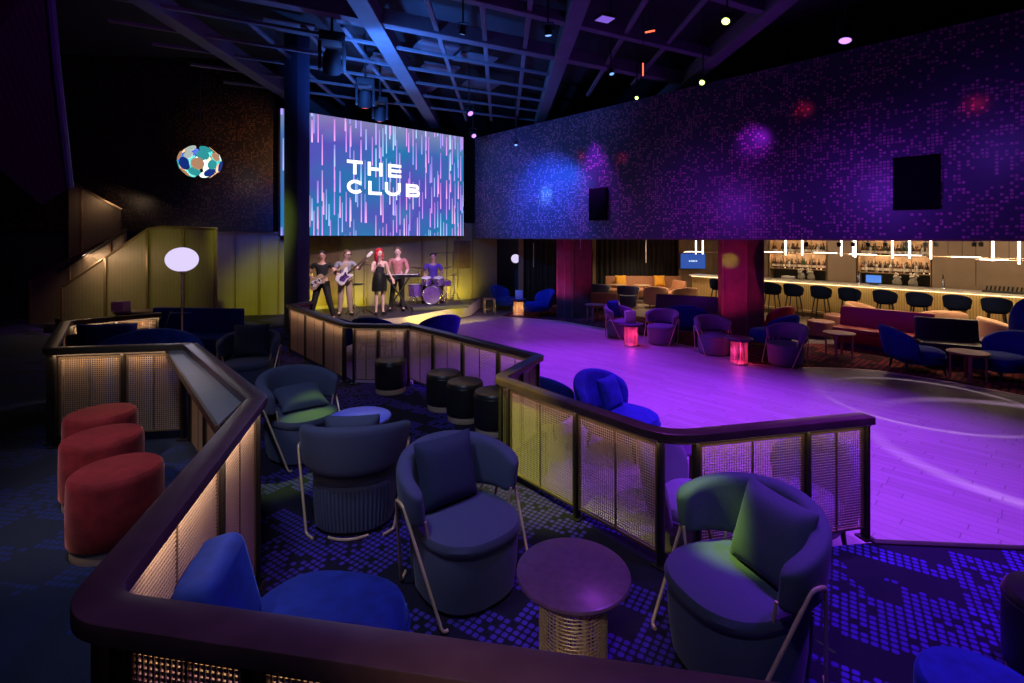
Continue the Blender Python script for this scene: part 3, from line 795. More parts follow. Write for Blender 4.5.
# --- staircase with bronze mesh balustrades at the far left
ST = thing('staircase', 'bronze sided staircase with two raking balustrades at the far left', 'staircase', (0, 0, 0))
def balustrade(y, pts, zb, posts, m='bronze_panel'):
    """pts: (px, py) along the top edge; posts px"""
    top = [(PX(a, y), PZ(b, y)) for a, b in pts]
    mb = MB(); n = len(top)
    vs = [(x, -0.015, z) for x, z in top] + [(top[-1][0], -0.015, zb), (top[0][0], -0.015, zb)]
    vs2 = [(x, 0.015, z) for x, _, z in vs]; k = len(vs)
    mb.add([(a, y + b, c) for a, b, c in vs + vs2], [tuple(range(k)), tuple(range(k, 2 * k))[::-1]] + [(i, (i + 1) % k, k + (i + 1) % k, k + i) for i in range(k)])
    mb.build('balustrade_panel', m, ST, smooth=0)
    MB().tube([(x, y, z + 0.02) for x, z in top], 0.035, 8).build('balustrade_rail', 'bronze', ST)
    for px in posts:
        x = PX(px, y)
        for (xa, za), (xb, zb2) in zip(top, top[1:]):
            if xa - 1e-3 <= x <= xb + 1e-3:
                zt_ = za + (zb2 - za) * (x - xa) / max(1e-6, xb - xa); break
        MB().box((x, y - 0.03, (zb + zt_) / 2), (0.055, 0.04, zt_ - zb)).build('balustrade_post', 'bronze', ST, bevel=0.006)
mt = M['bronze_panel']
balustrade(11.0, [(62, 288), (148, 230), (160, 228), (217, 230)], Z_LOUNGE, [63, 106.5, 148.5, 184, 215.5])
balustrade(12.2, [(30, 281), (126.5, 230.5)], Z_LOUNGE, [31, 70.5, 111.5, 125])
balustrade(12.5, [(69, 182), (122, 211)], 1.9, [82.5, 121.5])
hx = [(PX(57, 12.1), 12.1, PZ(272, 12.1)), (PX(127, 12.1), 12.1, PZ(230, 12.1))]
MB().tube(hx, 0.03, 8).build('handrail', 'black', ST)
n = 9
for i in range(n):
    x0 = PX(66, 11.6) + i * 0.24; MB().box((x0 + 0.13, 11.6, Z_LOUNGE + 0.1 + i * 0.12), (0.27, 1.1, 0.2)).build('step', 'near_black', ST, bevel=0.01)
# bulkhead of the upper flight, overhanging at top left
mb = MB()
def bk(px, py, y): return (PX(px, y), y, PZ(py, y))
fr = [bk(-60, -40, 6.0), bk(47, -40, 6.0), bk(57, 70, 6.4), bk(70, 187, 7.0), bk(42, 205, 7.0), bk(-60, 120, 6.4)]
bkk = [(x - 4.2, y + 3.2, z) for x, y, z in fr]
mb.add(fr + bkk, [(0, 1, 2, 3, 4, 5), (11, 10, 9, 8, 7, 6)] + [(i, (i + 1) % 6, 6 + (i + 1) % 6, 6 + i) for i in range(6)])
o = mb.build('wall_bulkhead', 'soffit', smooth=0); struct(o)
MB().tube([fr[1], fr[2], fr[3]], 0.045, 8).build('trim_42', 'navy_column')['kind'] = 'structure'
# ------------------------------------------------------------------ furniture makers (front of every seat faces -Y)
def arc_band(a0, a1, rx, ry, zlo, zhi, th, n=28, lean=0.0, endr=5, cy=0.0, bulge=0.0):
    """padded back wrapping round the seat; zlo/zhi/th functions of s in 0..1; ends rounded off"""
    rings = []
    ss = [0.0, 0.004, 0.015, 0.035, 0.06] + [0.06 + 0.88 * k / n for k in range(1, n)] + [0.94, 0.965, 0.985, 0.996, 1.0]
    for s in ss:
        a = R(a0 + (a1 - a0) * s); c = Vector((rx * math.cos(a), ry * math.sin(a) + cy)); nrm = Vector((math.cos(a) / rx, math.sin(a) / ry)).normalized()
        e = min(s, 1 - s); k = 1.0 if e > 0.06 else math.sqrt(max(0.0, 1 - (1 - e / 0.06) ** 2)) * 0.999 + 0.001
        lo, hi, t = zlo(s), zhi(s), th(s) * max(0.05, k)
        mid = (lo + hi) / 2; hh = (hi - lo) / 2 * (0.72 + 0.28 * k)
        ring = []; r = min(t / 2, hh) * 0.98
        for i in range(20):
            q = 2 * PI * i / 20; cu, su = math.cos(q), math.sin(q)
            u = (t / 2) * math.copysign(abs(cu) ** 0.62, cu); v = hh * math.copysign(abs(su) ** 0.34, su)
            z = mid + v; l = lean * (z - lo) / max(0.01, (hi - lo)) + bulge * (1 - (v / hh) ** 2)
            ring.append((c.x + nrm.x * (u + l), c.y + nrm.y * (u + l), z))
        rings.append(ring)
    return MB().loft(rings)
S_ = lambda s: math.sin(PI * s)

def make_tub(fab='fabric'):
    t = thing('tub_chair', '', 'armchair')
    MB().lathe([(0, 0.015), (0.30, 0.015), (0.325, 0.03), (0.345, 0.18), (0.352, 0.33), (0.345, 0.36), (0, 0.36)], 40, (0, -0.02, 0), 1.0, 1.02, 2.5).build('seat_base', fab, t)
    MB().lathe([(0, 0.345), (0.335, 0.345), (0.353, 0.365), (0.358, 0.395), (0.345, 0.425), (0.30, 0.445), (0.15, 0.455), (0, 0.457)], 40, (0, -0.03, 0), 1.0, 1.03, 2.5).build('seat_cushion', fab, t)
    rb = MB()
    for k in range(22):                               # stitched ribs on the back of the skirt
        a = R(35 + 110 * k / 21); kk = (abs(math.cos(a)) ** 2.5 + abs(math.sin(a)) ** 2.5) ** (-1 / 2.5)
        x, y = math.cos(a) * kk, math.sin(a) * kk
        rb.tube([(x * 0.335, y * 0.345 - 0.02, 0.05), (x * 0.350, y * 0.357 - 0.02, 0.2), (x * 0.357, y * 0.364 - 0.02, 0.34)], 0.008, 6)
    rb.build('rib_stitching', fab, t)
    b = arc_band(-16, 196, 0.385, 0.365, lambda s: 0.485 - 0.03 * S_(s), lambda s: 0.68 + 0.13 * S_(s) ** 0.8, lambda s: 0.115, 30, 0.035, cy=0.0).build('backrest', fab, t)
    for sx in (-1, 1):
        pts = [Vector((sx * 0.335, -0.33, 0.014)), Vector((sx * 0.372, -0.33, 0.014)), Vector((sx * 0.462, 0.02, 0.60)), Vector((sx * 0.462, 0.115, 0.60)), Vector((sx * 0.355, 0.25, 0.014)), Vector((sx * 0.28, 0.33, 0.014))]
        sm = [pts[0]]
        for i in range(1, len(pts) - 1):
            u = (pts[i - 1] - pts[i]).normalized() * 0.022; w = (pts[i + 1] - pts[i]).normalized() * 0.022
            sm += [pts[i] + u, pts[i] + (u + w) * 0.30, pts[i] + w]
        sm.append(pts[-1])
        MB().tube(sm, 0.0105, 10).build('leg_frame', 'gold', t)
        MB().tube([(sx * 0.335, -0.10, 0.40), (sx * 0.36, -0.10, 0.52)], 0.009, 8).build('support_post', 'gold', t)
        MB().tube([(sx * 0.285, 0.17, 0.40), (sx * 0.305, 0.18, 0.52)], 0.009, 8).build('support_post', 'gold', t)
    MB().tube([(0.30 * math.cos(R(a)) * 1.06, 0.36 * math.sin(R(a)) + 0.01, 0.014) for a in range(60, 121, 6)], 0.0105, 8).build('floor_bar', 'gold', t)
    for c in t.children: c.data.transform(Matrix.Diagonal((0.85, 0.87, 0.98, 1)))
    return t

def make_slipper(fab='velvet', leg='black', scale=1.0, tall=0.84):
    t = thing('slipper_chair', '', 'chair')
    MB().lathe([(0, 0.17), (0.27, 0.17), (0.31, 0.19), (0.335, 0.25), (0.34, 0.34), (0.325, 0.40), (0.285, 0.435), (0.15, 0.452), (0, 0.455)], 36, (0, -0.08, 0), 1.0, 1.08, 2.8).build('seat', fab, t)
    MB().tube([(0.343 * math.cos(2 * PI * k / 40) * (abs(math.cos(2 * PI * k / 40)) ** 2.8 + abs(math.sin(2 * PI * k / 40)) ** 2.8) ** (-1 / 2.8), 0.343 * 1.08 * math.sin(2 * PI * k / 40) * (abs(math.cos(2 * PI * k / 40)) ** 2.8 + abs(math.sin(2 * PI * k / 40)) ** 2.8) ** (-1 / 2.8) - 0.08, 0.315) for k in range(40)], 0.008, 6, True).build('piping', fab, t)
    arc_band(12, 168, 0.36, 0.30, lambda s: 0.26, lambda s: 0.50 + (tall - 0.50) * S_(s) ** 0.45, lambda s: 0.11 + 0.03 * S_(s), 26, 0.10, cy=0.02).build('backrest', fab, t)
    for x, y in ((-0.24, -0.34), (0.24, -0.34), (-0.24, 0.20), (0.24, 0.20)):
        MB().tube([(x, y, 0.19), (x * 1.1, y * 1.08, 0.0)], 0.024, 8, r2=0.014).build('leg', leg, t)
    for c in t.children: c.data.transform(Matrix.Diagonal((0.9, 0.9, 1, 1)))
    return t

def make_round_tub(fab='beige', legs='black'):
    t = thing('tub_armchair', '', 'armchair')
    MB().lathe([(0, 0.08), (0.30, 0.08), (0.34, 0.11), (0.35, 0.30), (0.34, 0.37), (0.30, 0.415), (0.14, 0.43), (0, 0.432)], 32, (0, -0.03, 0), 1, 1, 2.4).build('seat', fab, t)
    arc_band(-35, 215, 0.40, 0.38, lambda s: 0.10, lambda s: 0.58 + 0.19 * S_(s), lambda s: 0.13, 26, 0.05).build('backrest', fab, t)
    for x, y in ((-0.24, -0.24), (0.24, -0.24), (-0.24, 0.24), (0.24, 0.24)):
        MB().tube([(x, y, 0.12), (x, y, 0.0)], 0.02, 8).build('leg', legs, t)
    for c in t.children: c.data.transform(Matrix.Diagonal((0.88, 0.88, 1, 1)))
    return t

def make_bar_stool():
    t = thing('bar_stool', '', 'bar stool')
    MB().lathe([(0, 0.66), (0.19, 0.66), (0.215, 0.69), (0.215, 0.72), (0.19, 0.745), (0, 0.755)], 28).build('seat', 'stool_navy', t)
    arc_band(-28, 208, 0.235, 0.215, lambda s: 0.70, lambda s: 0.83 + 0.24 * S_(s) ** 0.7, lambda s: 0.055, 24, 0.035).build('backrest', 'stool_navy', t)
    for x, y in ((-1, -1), (1, -1), (-1, 1), (1, 1)):
        MB().tube([(x * 0.13, y * 0.13, 0.68), (x * 0.215, y * 0.205, 0.0)], 0.021, 8, r2=0.014).build('leg', 'black', t)
    k = 0.185
    MB().tube([(-k, -k, 0.26), (k, -k, 0.26), (k, k, 0.26), (-k, k, 0.26)], 0.010, 8, True).build('footrest', 'black', t)
    return t

def make_pouf(fab, base='gold', r=0.225, h=0.44, seam=False):
    t = thing('drum_stool', '', 'stool')
    MB().lathe([(0, 0.0), (r * 0.93, 0.0), (r * 0.93, 0.075), (0, 0.075)], 40).build('plinth', base, t, bevel=0.003)
    MB().lathe([(0, 0.072), (r * 0.97, 0.072), (r, 0.085), (r * 1.01, h * 0.5), (r, h - 0.045), (r * 0.975, h - 0.018), (r * 0.92, h - 0.004), (r * 0.6, h + 0.004), (0, h + 0.006)], 48).build('body', fab, t)
    if seam:
        MB().tube([(r * 0.995 * math.cos(2 * PI * k / 48), r * 0.995 * math.sin(2 * PI * k / 48), h - 0.05) for k in range(48)], 0.006, 6, True).build('seam', fab, t)
    return t

def make_mesh_table(top='table_dark', r=0.27, h=0.52, pr=0.155):
    t = thing('mesh_pedestal_table', '', 'table')
    MB().lathe([(0, h - 0.032), (r - 0.03, h - 0.032), (r - 0.008, h - 0.026), (r, h - 0.014), (r - 0.004, h - 0.004), (r - 0.012, h), (0, h)], 56).build('table_top', top, t)
    MB().lathe([(0, h - 0.062), (r * 0.72, h - 0.062), (r * 0.80, h - 0.034), (0, h - 0.034)], 48).build('under_plate', 'black', t)
    mb = MB(); n = 44
    for k in range(n):
        a = 2 * PI * k / n; x, y = pr * math.cos(a), pr * math.sin(a)
        mb.tube([(x, y, 0.02), (x, y, h - 0.06)], 0.0032, 4)
    for k in range(26):
        z = 0.03 + (h - 0.10) * k / 25
        mb.tube([(pr * 1.02 * math.cos(2 * PI * i / 40), pr * 1.02 * math.sin(2 * PI * i / 40), z) for i in range(40)], 0.0032, 4, True)
    mb.build('mesh_pedestal', 'mesh', t)
    mb = MB()
    for k in range(8):
        a = 2 * PI * k / 8 + 0.2; mb.box((pr * 0.98 * math.cos(a), pr * 0.98 * math.sin(a), h / 2 - 0.03), (0.012, 0.012, h - 0.06), a)
    mb.build('pedestal_ribs', 'gold', t)
    MB().lathe([(0, 0), (pr + 0.012, 0), (pr + 0.012, 0.02), (pr, 0.028), (0, 0.028)], 40).build('foot_ring', 'gold', t)
    return t

def make_leg_table(top='pink_wood', r=0.30, h=0.50, legm='pink_wood', nleg=4):
    t = thing('side_table', '', 'table')
    MB().lathe([(0, h - 0.03), (r - 0.015, h - 0.03), (r, h - 0.018), (r, h - 0.008), (r - 0.01, h), (0, h)], 40).build('table_top', top, t)
    for k in range(nleg):
        a = 2 * PI * k / nleg + PI / nleg
        MB().box((r * 0.8 * math.cos(a), r * 0.8 * math.sin(a), (h - 0.03) / 2), (0.028, 0.05, h - 0.03), a).build('leg', legm, t, bevel=0.004)
    if nleg >= 4: MB().tube([(r * 0.8 * math.cos(2 * PI * i / 24), r * 0.8 * math.sin(2 * PI * i / 24), h - 0.045) for i in range(24)], 0.012, 6, True).build('apron', legm, t)
    return t

def make_banquette(name, label, loc, deg, L, fab, dep=0.62, back=0.86, seat=0.44, slant=0.0):
    t = thing(name, label, 'banquette', loc, R(deg))
    MB().box((0, -dep / 2 + 0.06, 0.05), (L - 0.06, dep - 0.12, 0.10)).build('plinth', 'black', t)
    y0, y1 = -dep + 0.04, 0.0
    mb = MB(); sec = [(y0 + 0.10, 0.10), (y1, 0.10), (y1, seat - 0.10), (y0, seat - 0.10)]
    mb.add([(-L / 2, y, z) for y, z in sec] + [(L / 2, y, z) for y, z in sec], [(0, 1, 2, 3), (7, 6, 5, 4), (0, 4, 5, 1), (1, 5, 6, 2), (2, 6, 7, 3), (3, 7, 4, 0)])
    mb.build('seat_base', fab, t, bevel=0.015)
    n = max(1, round(L / 0.9)); w = L / n
    for k in range(n):
        MB().box((-L / 2 + w * (k + 0.5), (y0 + y1) / 2 - 0.01, seat - 0.05), (w - 0.008, y1 - y0 + 0.02, 0.12)).build('seat_cushion', fab, t, bevel=0.03, seg=3)
    mb = MB(); sec = [(-0.16, seat - 0.02), (0.02, seat - 0.30), (0.02, back), (-0.07, back)]
    mb.add([(-L / 2, y, z) for y, z in sec] + [(L / 2, y, z) for y, z in sec], [(0, 1, 2, 3), (7, 6, 5, 4), (0, 4, 5, 1), (1, 5, 6, 2), (2, 6, 7, 3), (3, 7, 4, 0)])
    mb.build('backrest', fab, t, bevel=0.025, seg=3)
    return t

def cushion(label, loc, w, d, h, rx, rz, m, group=None, ry=0.0, name='throw_cushion'):
    rot = Matrix.Rotation(R(rz), 3, 'Z') @ Matrix.Rotation(R(rx), 3, 'X') @ Matrix.Rotation(R(ry), 3, 'Y')
    o = MB().cushion((0, 0, 0), w, d, h, rot).build(name, m, None, loc, sub=1, smooth=80)
    return tag(o, label, 'cushion', group)

def face(deg): return Vector((math.sin(R(deg)), -math.cos(R(deg))))     # direction a seat turned by deg looks at
def on_seat(x, y, z, deg, back, h, label, m, w=0.42, lean=-68, side=0.0):
    """cushion propped against the inside of a backrest"""
    f = face(deg); p = Vector((x, y)) - f * back + Vector((f.y, -f.x)) * side
    return cushion(label, (p.x, p.y, z + h), w, w, 0.15, -lean - 180, deg, m)

# ------------------------------------------------------------------ lounge nearest the camera
ZL = Z_LOUNGE
TUB = Kit(make_tub)
g_in = 'blue grey tub chairs in the lounge'
A_ = (1.13, 2.52, -70); B_ = (-0.30, 3.08, 39); C_ = (-1.17, 3.80, 186); D_ = (-2.05, 4.90, 57); E_ = (-3.60, 6.9, 12)
TUB.at(A_[0], A_[1], ZL, A_[2], 'blue grey tub chair in the right foreground, green light on its pillow', g_in)
TUB.at(B_[0], B_[1], ZL, B_[2], 'navy tub chair to the left of the purple topped mesh table', g_in)
TUB.at(C_[0], C_[1], ZL, C_[2], 'tub chair seen from behind, its ribbed back toward the camera', g_in)
TUB.at(D_[0], D_[1], ZL, D_[2], 'tub chair beyond the round blue table with green light on its seat', g_in)
TUB.at(E_[0], E_[1], ZL, E_[2], 'farthest tub chair in the lounge, dark, below the bronze wall', g_in)
on_seat(A_[0], A_[1], ZL, A_[2], 0.13, 0.63, 'square grey blue cushion with green light in the right foreground tub chair', 'fabric', 0.42, -70, -0.08)
on_seat(B_[0], B_[1], ZL, B_[2], 0.14, 0.64, 'square navy cushion propped in the tub chair left of the mesh table', 'fabric_dark', 0.42, -76, 0.03)
on_seat(C_[0], C_[1], ZL, C_[2], 0.12, 0.62, 'cushion showing its top edge above the tub chair seen from behind', 'fabric', 0.40, -82, 0.0)
cushion('flat grey blue cushion lying on the tub chair beyond the round blue table', (D_[0] - 0.03, D_[1] + 0.06, ZL + 0.53), 0.44, 0.40, 0.14, 18, 40, 'fabric')
on_seat(E_[0], E_[1], ZL, E_[2], 0.12, 0.66, 'dark square cushion on the farthest tub chair of the lounge', 'fabric_dark', 0.46, -78)

MT = Kit(make_mesh_table)
t1 = P(573, 570, ZL + 0.52); t2 = P(360, 416, ZL + 0.52)
MT.at(t1[0], t1[1], ZL, 0, 'round purple topped table on a bronze mesh pedestal between the two front tub chairs')
MT.at(t2[0], t2[1], ZL, 20, 'round table with a shiny blue lit top in front of the chair seen from behind')

LS = Kit(lambda: make_pouf('black_leather', 'gold', 0.212, 0.44, True))
for (x, y), lb in [((-1.65, 6.88), 'black leather drum stool standing alone, farthest left by the stage side railing'), ((-0.84, 6.22), 'black leather drum stool standing behind another one at the zigzag railing'),
                   ((-0.545, 5.84), 'black leather drum stool in front of its twin at the zigzag railing'), ((-0.20, 5.47), 'black leather drum stool half hidden by the pale corner of the zigzag railing'),
                   ((2.54, 2.32), 'black leather drum stool cut off by the right edge of the picture')]:
    LS.at(x, y, ZL, 0, lb, 'black leather drum stools')
VP = Kit(lambda: make_pouf('velvet', 'gold', 0.215, 0.43))
VP.at(1.76, 1.87, ZL, 0, 'blue velvet drum stool at the bottom right corner')
RS = Kit(lambda: make_pouf('red_velvet', 'gold', 0.235, 0.46))
for (px, py), lb in [((117, 467), 'red velvet drum stool nearest the camera in the row of three'), ((103, 434), 'middle red velvet drum stool of the row of three'), ((101, 411), 'red velvet drum stool farthest back, against the mesh panel')]:
    x, y = P(px, py, Z_TERRACE + 0.46); RS.at(x, y, Z_TERRACE, 0, lb, 'red velvet drum stools')

SL_ = Kit(make_slipper)
gv = 'royal blue velvet chairs'
q = SL_.at(-0.87, 2.10, ZL, 172, 'royal blue velvet chair in the near left corner of the railing, seen over its back', gv)
q.scale = (1.22, 1.2, 1.0)
q = MB().box((0, 0, 0), (0.19, 0.40, 0.40), 0, (Matrix.Rotation(R(12), 3, 'Z') @ Matrix.Rotation(R(-14), 3, 'Y'))).build('throw_cushion', 'velvet', None, (-1.195, 2.05, ZL + 0.61), bevel=0.06, seg=4)
tag(q, 'blue velvet block cushion wedged between the nearest velvet chair and the mesh panel', 'cushion')
# dance floor side of the railing
v1 = (0.40, 6.60); v2 = (1.27, 6.10); v3 = (2.38, 4.15); v4 = (1.46, 4.12)
SM_ = Kit(lambda: make_slipper('mauve'))  # mauve cloth: blue velvet with strong purple light put into its colour
SL_.at(v1[0], v1[1], 0, 150, 'velvet chair on the dance floor behind the railing corner, its back toward us', gv)
SL_.at(v2[0], v2[1], 0, 48, 'velvet chair on the dance floor with a cushion, just past the railing corner', gv)
SM_.at(v3[0], v3[1], 0, -70, 'velvet chair seen through the mesh near the right end of the railing', gv)
SM_.at(v4[0], v4[1], 0, 60, 'low velvet chair seen through the mesh behind the right foreground tub chair', gv)
f = face(48)
cushion('violet blue cushion leaning in the velvet chair past the railing corner', (v2[0] - f.x * 0.10, v2[1] - f.y * 0.10, 0.62), 0.40, 0.40, 0.14, 68, 48, 'velvet')
tb = P(668, 442, 0.5)
LT = Kit(lambda: make_leg_table('table_dark', 0.30, 0.50, 'dark_wood', 3))
LT.at(tb[0], tb[1], 0, 15, 'low dark round table beyond the mesh between the velvet chairs')
# near the stage
for (px, y, deg, lb, z) in [(377, 11.0, 170, 'blue velvet chair back above the middle of the stage side railing', 0), (436, 11.3, 215, 'blue velvet chair on the dance floor at the end of the stage side railing', 0), (337, 11.0, 175, 'dark blue velvet chair behind the railing below the guitarists', 0)]:
    SL_.at(PX(px, y), y, z, deg, lb, gv)
# booth behind the red stools
bq = make_banquette('booth_sofa', 'dark brown sofa in the booth behind the red stools', (-4.62, 5.80, Z_TERRACE), 38, 0.75, 'brown', 0.5, 0.76, 0.42)
SL_.at(-3.72, 5.12, Z_TERRACE, 30, 'blue velvet chair in the booth behind the red stools', gv)
cushion('large blue velvet cushion showing above the booth railing', (-4.50, 5.62, Z_TERRACE + 0.66), 0.56, 0.50, 0.18, 55, 38, 'velvet', ry=8)
bx = PX(196, 8.9)
make_banquette('lounge_sofa', 'dark blue velvet sofa beneath the globe lamp', (bx, 9.0, ZL), -6, 1.7, 'velvet', 0.7, 0.84, 0.42)
cushion('blue cushion on the dark sofa beneath the globe lamp', (bx - 0.2, 8.72, ZL + 0.62), 0.44, 0.40, 0.14, 66, -6, 'velvet')
o = thing('cabinet', 'low dark cabinet with a pale box at the foot of the stairs', 'cabinet', (PX(142, 9.2), 9.25, ZL), R(0))
MB().box((0, 0, 0.36), (0.75, 0.4, 0.72)).build('body', 'dark_wood', o, bevel=0.01); MB().box((0, 0, 0.735), (0.8, 0.44, 0.03)).build('top', 'bronze', o, bevel=0.004)
o = MB().box((0, 0, 0.09), (0.22, 0.2, 0.18)).build('box', 'bar_wall', None, (PX(121, 9.2), 9.2, ZL + 0.75), bevel=0.012)
tag(o, 'small pale box standing on the low cabinet near the stairs', 'box')

# globe lamp
gy = 6.9
gl = thing('globe_floor_lamp', 'glowing white globe floor lamp on a slim brass pole', 'lamp', (PX(182, gy), gy, ZL))
zt = PZ(259.5, gy) - ZL
MB().ball((0, 0, zt), (0.197, 0.197, 0.165), 32, 20).build('globe', 'globe', gl)
MB().tube([(0, 0, 0.02), (0, 0, zt - 0.155)], 0.013, 10).build('pole', 'gold', gl)
MB().lathe([(0, 0), (0.15, 0), (0.15, 0.015), (0.02, 0.03), (0, 0.03)], 32).build('base', 'gold', gl)
MB().lathe([(0, zt - 0.18), (0.05, zt - 0.18), (0.06, zt - 0.15), (0, zt - 0.15)], 20).build('collar', 'gold', gl)

# ------------------------------------------------------------------ dance floor edge seating
TM = Kit(lambda: make_tub('mauve'))
gm = 'mauve tub chairs on the dance floor'
M1 = (2.72, 12.75, 38); M2 = (3.55, 12.0, -42); M3 = (4.36, 10.95, 6); M4 = (5.42, 10.0, -62)
TM.at(*M1[:2], 0, M1[2], 'purple lit tub chair with a blue cushion, left of the menu table', gm)
TM.at(*M2[:2], 0, M2[2], 'purple lit tub chair showing its brass frame, right of the menu table', gm)
TM.at(*M3[:2], 0, M3[2], 'purple lit tub chair facing us in front of the dark banquette', gm)
TM.at(*M4[:2], 0, M4[2], 'tub chair seen side on to the right of the square column, brass frame toward us', gm)
on_seat(M1[0], M1[1], 0, M1[2], 0.2, 0.70, 'blue cushion in the tub chair left of the menu table', 'velvet', 0.42, -76)
x, y = PX(631, 11.75), 11.75
MT.at(x, y, 0, 0, 'mesh pedestal table glowing pink with a menu card on top')
mc = MB().box((0, 0, 0.14), (0.26, 0.06, 0.28)).build('menu_card', 'paper', None, (x - 0.02, y, 0.521), R(10), bevel=0.004)
tag(mc, 'upright menu card on the pink lit mesh table', 'menu')
x, y = PX(739, 10.05), 10.05
MT.at(x, y, 0, 0, 'mesh pedestal table glowing pink at the foot of the square column')
PT = Kit(make_leg_table)
x, y = PX(595, 15.2), 15.2; PT.at(x, y, 0, 20, 'rose coloured side table at the foot of the wood clad pillar')
x, y = PX(839, 10.7), 10.7; PT.at(x, y, 0, 0, 'round rose topped side table in front of the red banquette')
x, y = PX(968, 8.9), 8.9; PT.at(x, y, 0, 10, 'rose legged side table between the two blue velvet chairs at right')
SL_.at(PX(686, 12.9), 12.9, 0, 160, 'blue velvet chair behind the purple lit tub chair with the brass frame', gv)
SL_.at(PX(773, 11.3), 11.3, 0, -150, 'blue velvet chair behind the side on tub chair by the square column', gv)
SL_.at(PX(912, 9.55), 9.55, 0, 78, 'blue velvet chair turned toward the rose legged side table', gv)
SL_.at(PX(1004, 9.0), 9.0, 0, -84, 'blue velvet chair at the right edge facing the rose legged side table', gv)
SR_ = Kit(lambda: make_slipper('red_leather'))
SR_.at(PX(775, 12.6), 12.6, 0, -160, 'small red chair behind the square column')
x, y = PX(505.5, 17.5), 17.5; SL_.at(x, y, 0, 60, 'blue velvet chair in front of the dark doorway, facing the lit pedestal table', gv)
x, y = PX(538.5, 16.2), 16.2; SL_.at(x, y, 0, -66, 'blue velvet chair by the grey curtain, facing the lit pedestal table', gv)
x, y = PX(518.5, 16.3), 16.3; MT.at(x, y, 0, 0, 'warm lit mesh pedestal table between the two blue chairs by the doorway')
mc = MB().box((0, 0, 0.14), (0.24, 0.06, 0.28)).build('menu_card', 'label_white', None, (x + 0.02, y, 0.521), 0, bevel=0.004)
tag(mc, 'pale menu card on the mesh table by the doorway', 'menu')
# wire stool by the stage
ws = thing('wire_stool', 'pale wire framed stool standing beside the stage', 'stool', (PX(489.5, 16.9), 16.9, 0), R(10))
MB().box((0, 0, 0.455), (0.36, 0.36, 0.03)).build('seat', 'wood', ws, bevel=0.008)
for a, b in ((-1, -1), (1, -1), (-1, 1), (1, 1)): MB().tube([(a * 0.165, b * 0.165, 0.44), (a * 0.17, b * 0.17, 0)], 0.011, 8).build('leg', 'gold', ws)
MB().tube([(-0.168, -0.168, 0.12), (0.168, -0.168, 0.12), (0.168, 0.168, 0.12), (-0.168, 0.168, 0.12)], 0.009, 6, True).build('rung', 'gold', ws)

# ------------------------------------------------------------------ back lounge and bar seating
make_banquette('banquette', 'plum leather banquette beside the square column', (PX(688, 14.2), 14.2, 0), -28, 1.75, 'purple_leather', 0.62, 0.88)
make_banquette('corner_sofa', 'long tan sofa against the charcoal curtain', (PX(643, 20.7), 20.75, 0), 0, 3.1, 'tan', 0.7, 0.92)
make_banquette('corner_sofa', 'short tan sofa end turned toward the bar in the back lounge', (PX(680, 19.3), 19.3, 0), -80, 0.9, 'tan', 0.7, 0.86)
make_banquette('low_bench', 'low tan bench back beside the wood clad pillar', (PX(603, 17.2), 17.2, 0), 180, 0.95, 'tan', 0.55, 0.62, 0.40)
for px, lb in ((621, 'mustard cushion at the left end of the tan sofa'), (660, 'mustard cushion at the right end of the tan sofa')):
    cushion(lb, (PX(px, 20.35), 20.40, 0.75), 0.46, 0.46, 0.16, 74, 0, 'mustard')
BT = Kit(lambda: make_tub('fabric'))
for px, y, deg, lb in [(600, 18.9, 150, 'slate blue tub chair in the back lounge, left of the pair'), (628, 18.3, 160, 'slate blue tub chair in the back lounge, right of the pair')]:
    BT.at(PX(px, y), y, 0, deg, lb, 'slate blue tub chairs in the back lounge')
CT = Kit(lambda: make_leg_table('wood', 0.33, 0.68, 'dark_wood', 3))
CT.at(PX(642, 19.4), 19.4, 0, 0, 'tall wooden cafe table in front of the tan sofa')
CT.at(PX(617, 19.5), 19.6, 0, 0, 'wooden cafe table between the slate blue chairs and the tan sofa')
BG = Kit(make_round_tub)
gb = 'beige tub armchairs near the bar'
for px, y, deg, lb in [(656, 18.2, 165, 'peach tub armchair in the back lounge facing the tan sofa'), (684, 17.9, 190, 'low peach tub armchair in the back lounge near the bar end'),
                       (864, 13.5, 40, 'peach tub armchair behind the red banquette, nearest the poufs'), (944, 12.3, 150, 'wide peach tub armchair behind the black banquette'),
                       (1003, 10.9, 60, 'peach tub armchair at the right edge near the bar')]:
    BG.at(PX(px, y), y, 0, deg, lb, gb)
BR = Kit(lambda: make_round_tub('brown'))
BR.at(PX(899, 12.1), 12.1, 0, 165, 'brown tub armchair between two peach ones behind the red banquette')
PB = Kit(lambda: make_pouf('brown', 'black', 0.31, 0.42))
PB.at(PX(821, 12.7), 12.7, 0, 0, 'brown leather drum pouf at the end of the red banquette'); 
PB.at(PX(837, 13.7), 13.7, 0, 0, 'second brown drum pouf, behind the first and nearer the bar')
make_banquette('banquette', 'red leather banquette facing the rose topped side table', (PX(884, 11.5), 11.45, 0), -50, 1.75, 'red_leather', 0.7, 0.88)
make_banquette('banquette', 'black leather banquette joined to the red one', (PX(945, 10.25), 10.25, 0), -28, 1.0, 'black_leather', 0.62, 0.88)
lb_ = thing('low_table', 'low dark block table at the end of the black banquette', 'table', (PX(986, 10.25), 10.25, 0), R(-28))
MB().box((0, 0, 0.22), (0.7, 0.5, 0.40)).build('body', 'black_leather', lb_, bevel=0.01); MB().box((0, 0, 0.435), (0.76, 0.56, 0.03)).build('table_top', 'table_dark', lb_, bevel=0.006)

WB = Kit(lambda: make_slipper('velvet', 'black', 1, 1.42))
WB.at(PX(1042, 9.4), 9.4, 0, 120, 'tall backed violet blue chair cut off by the right edge')

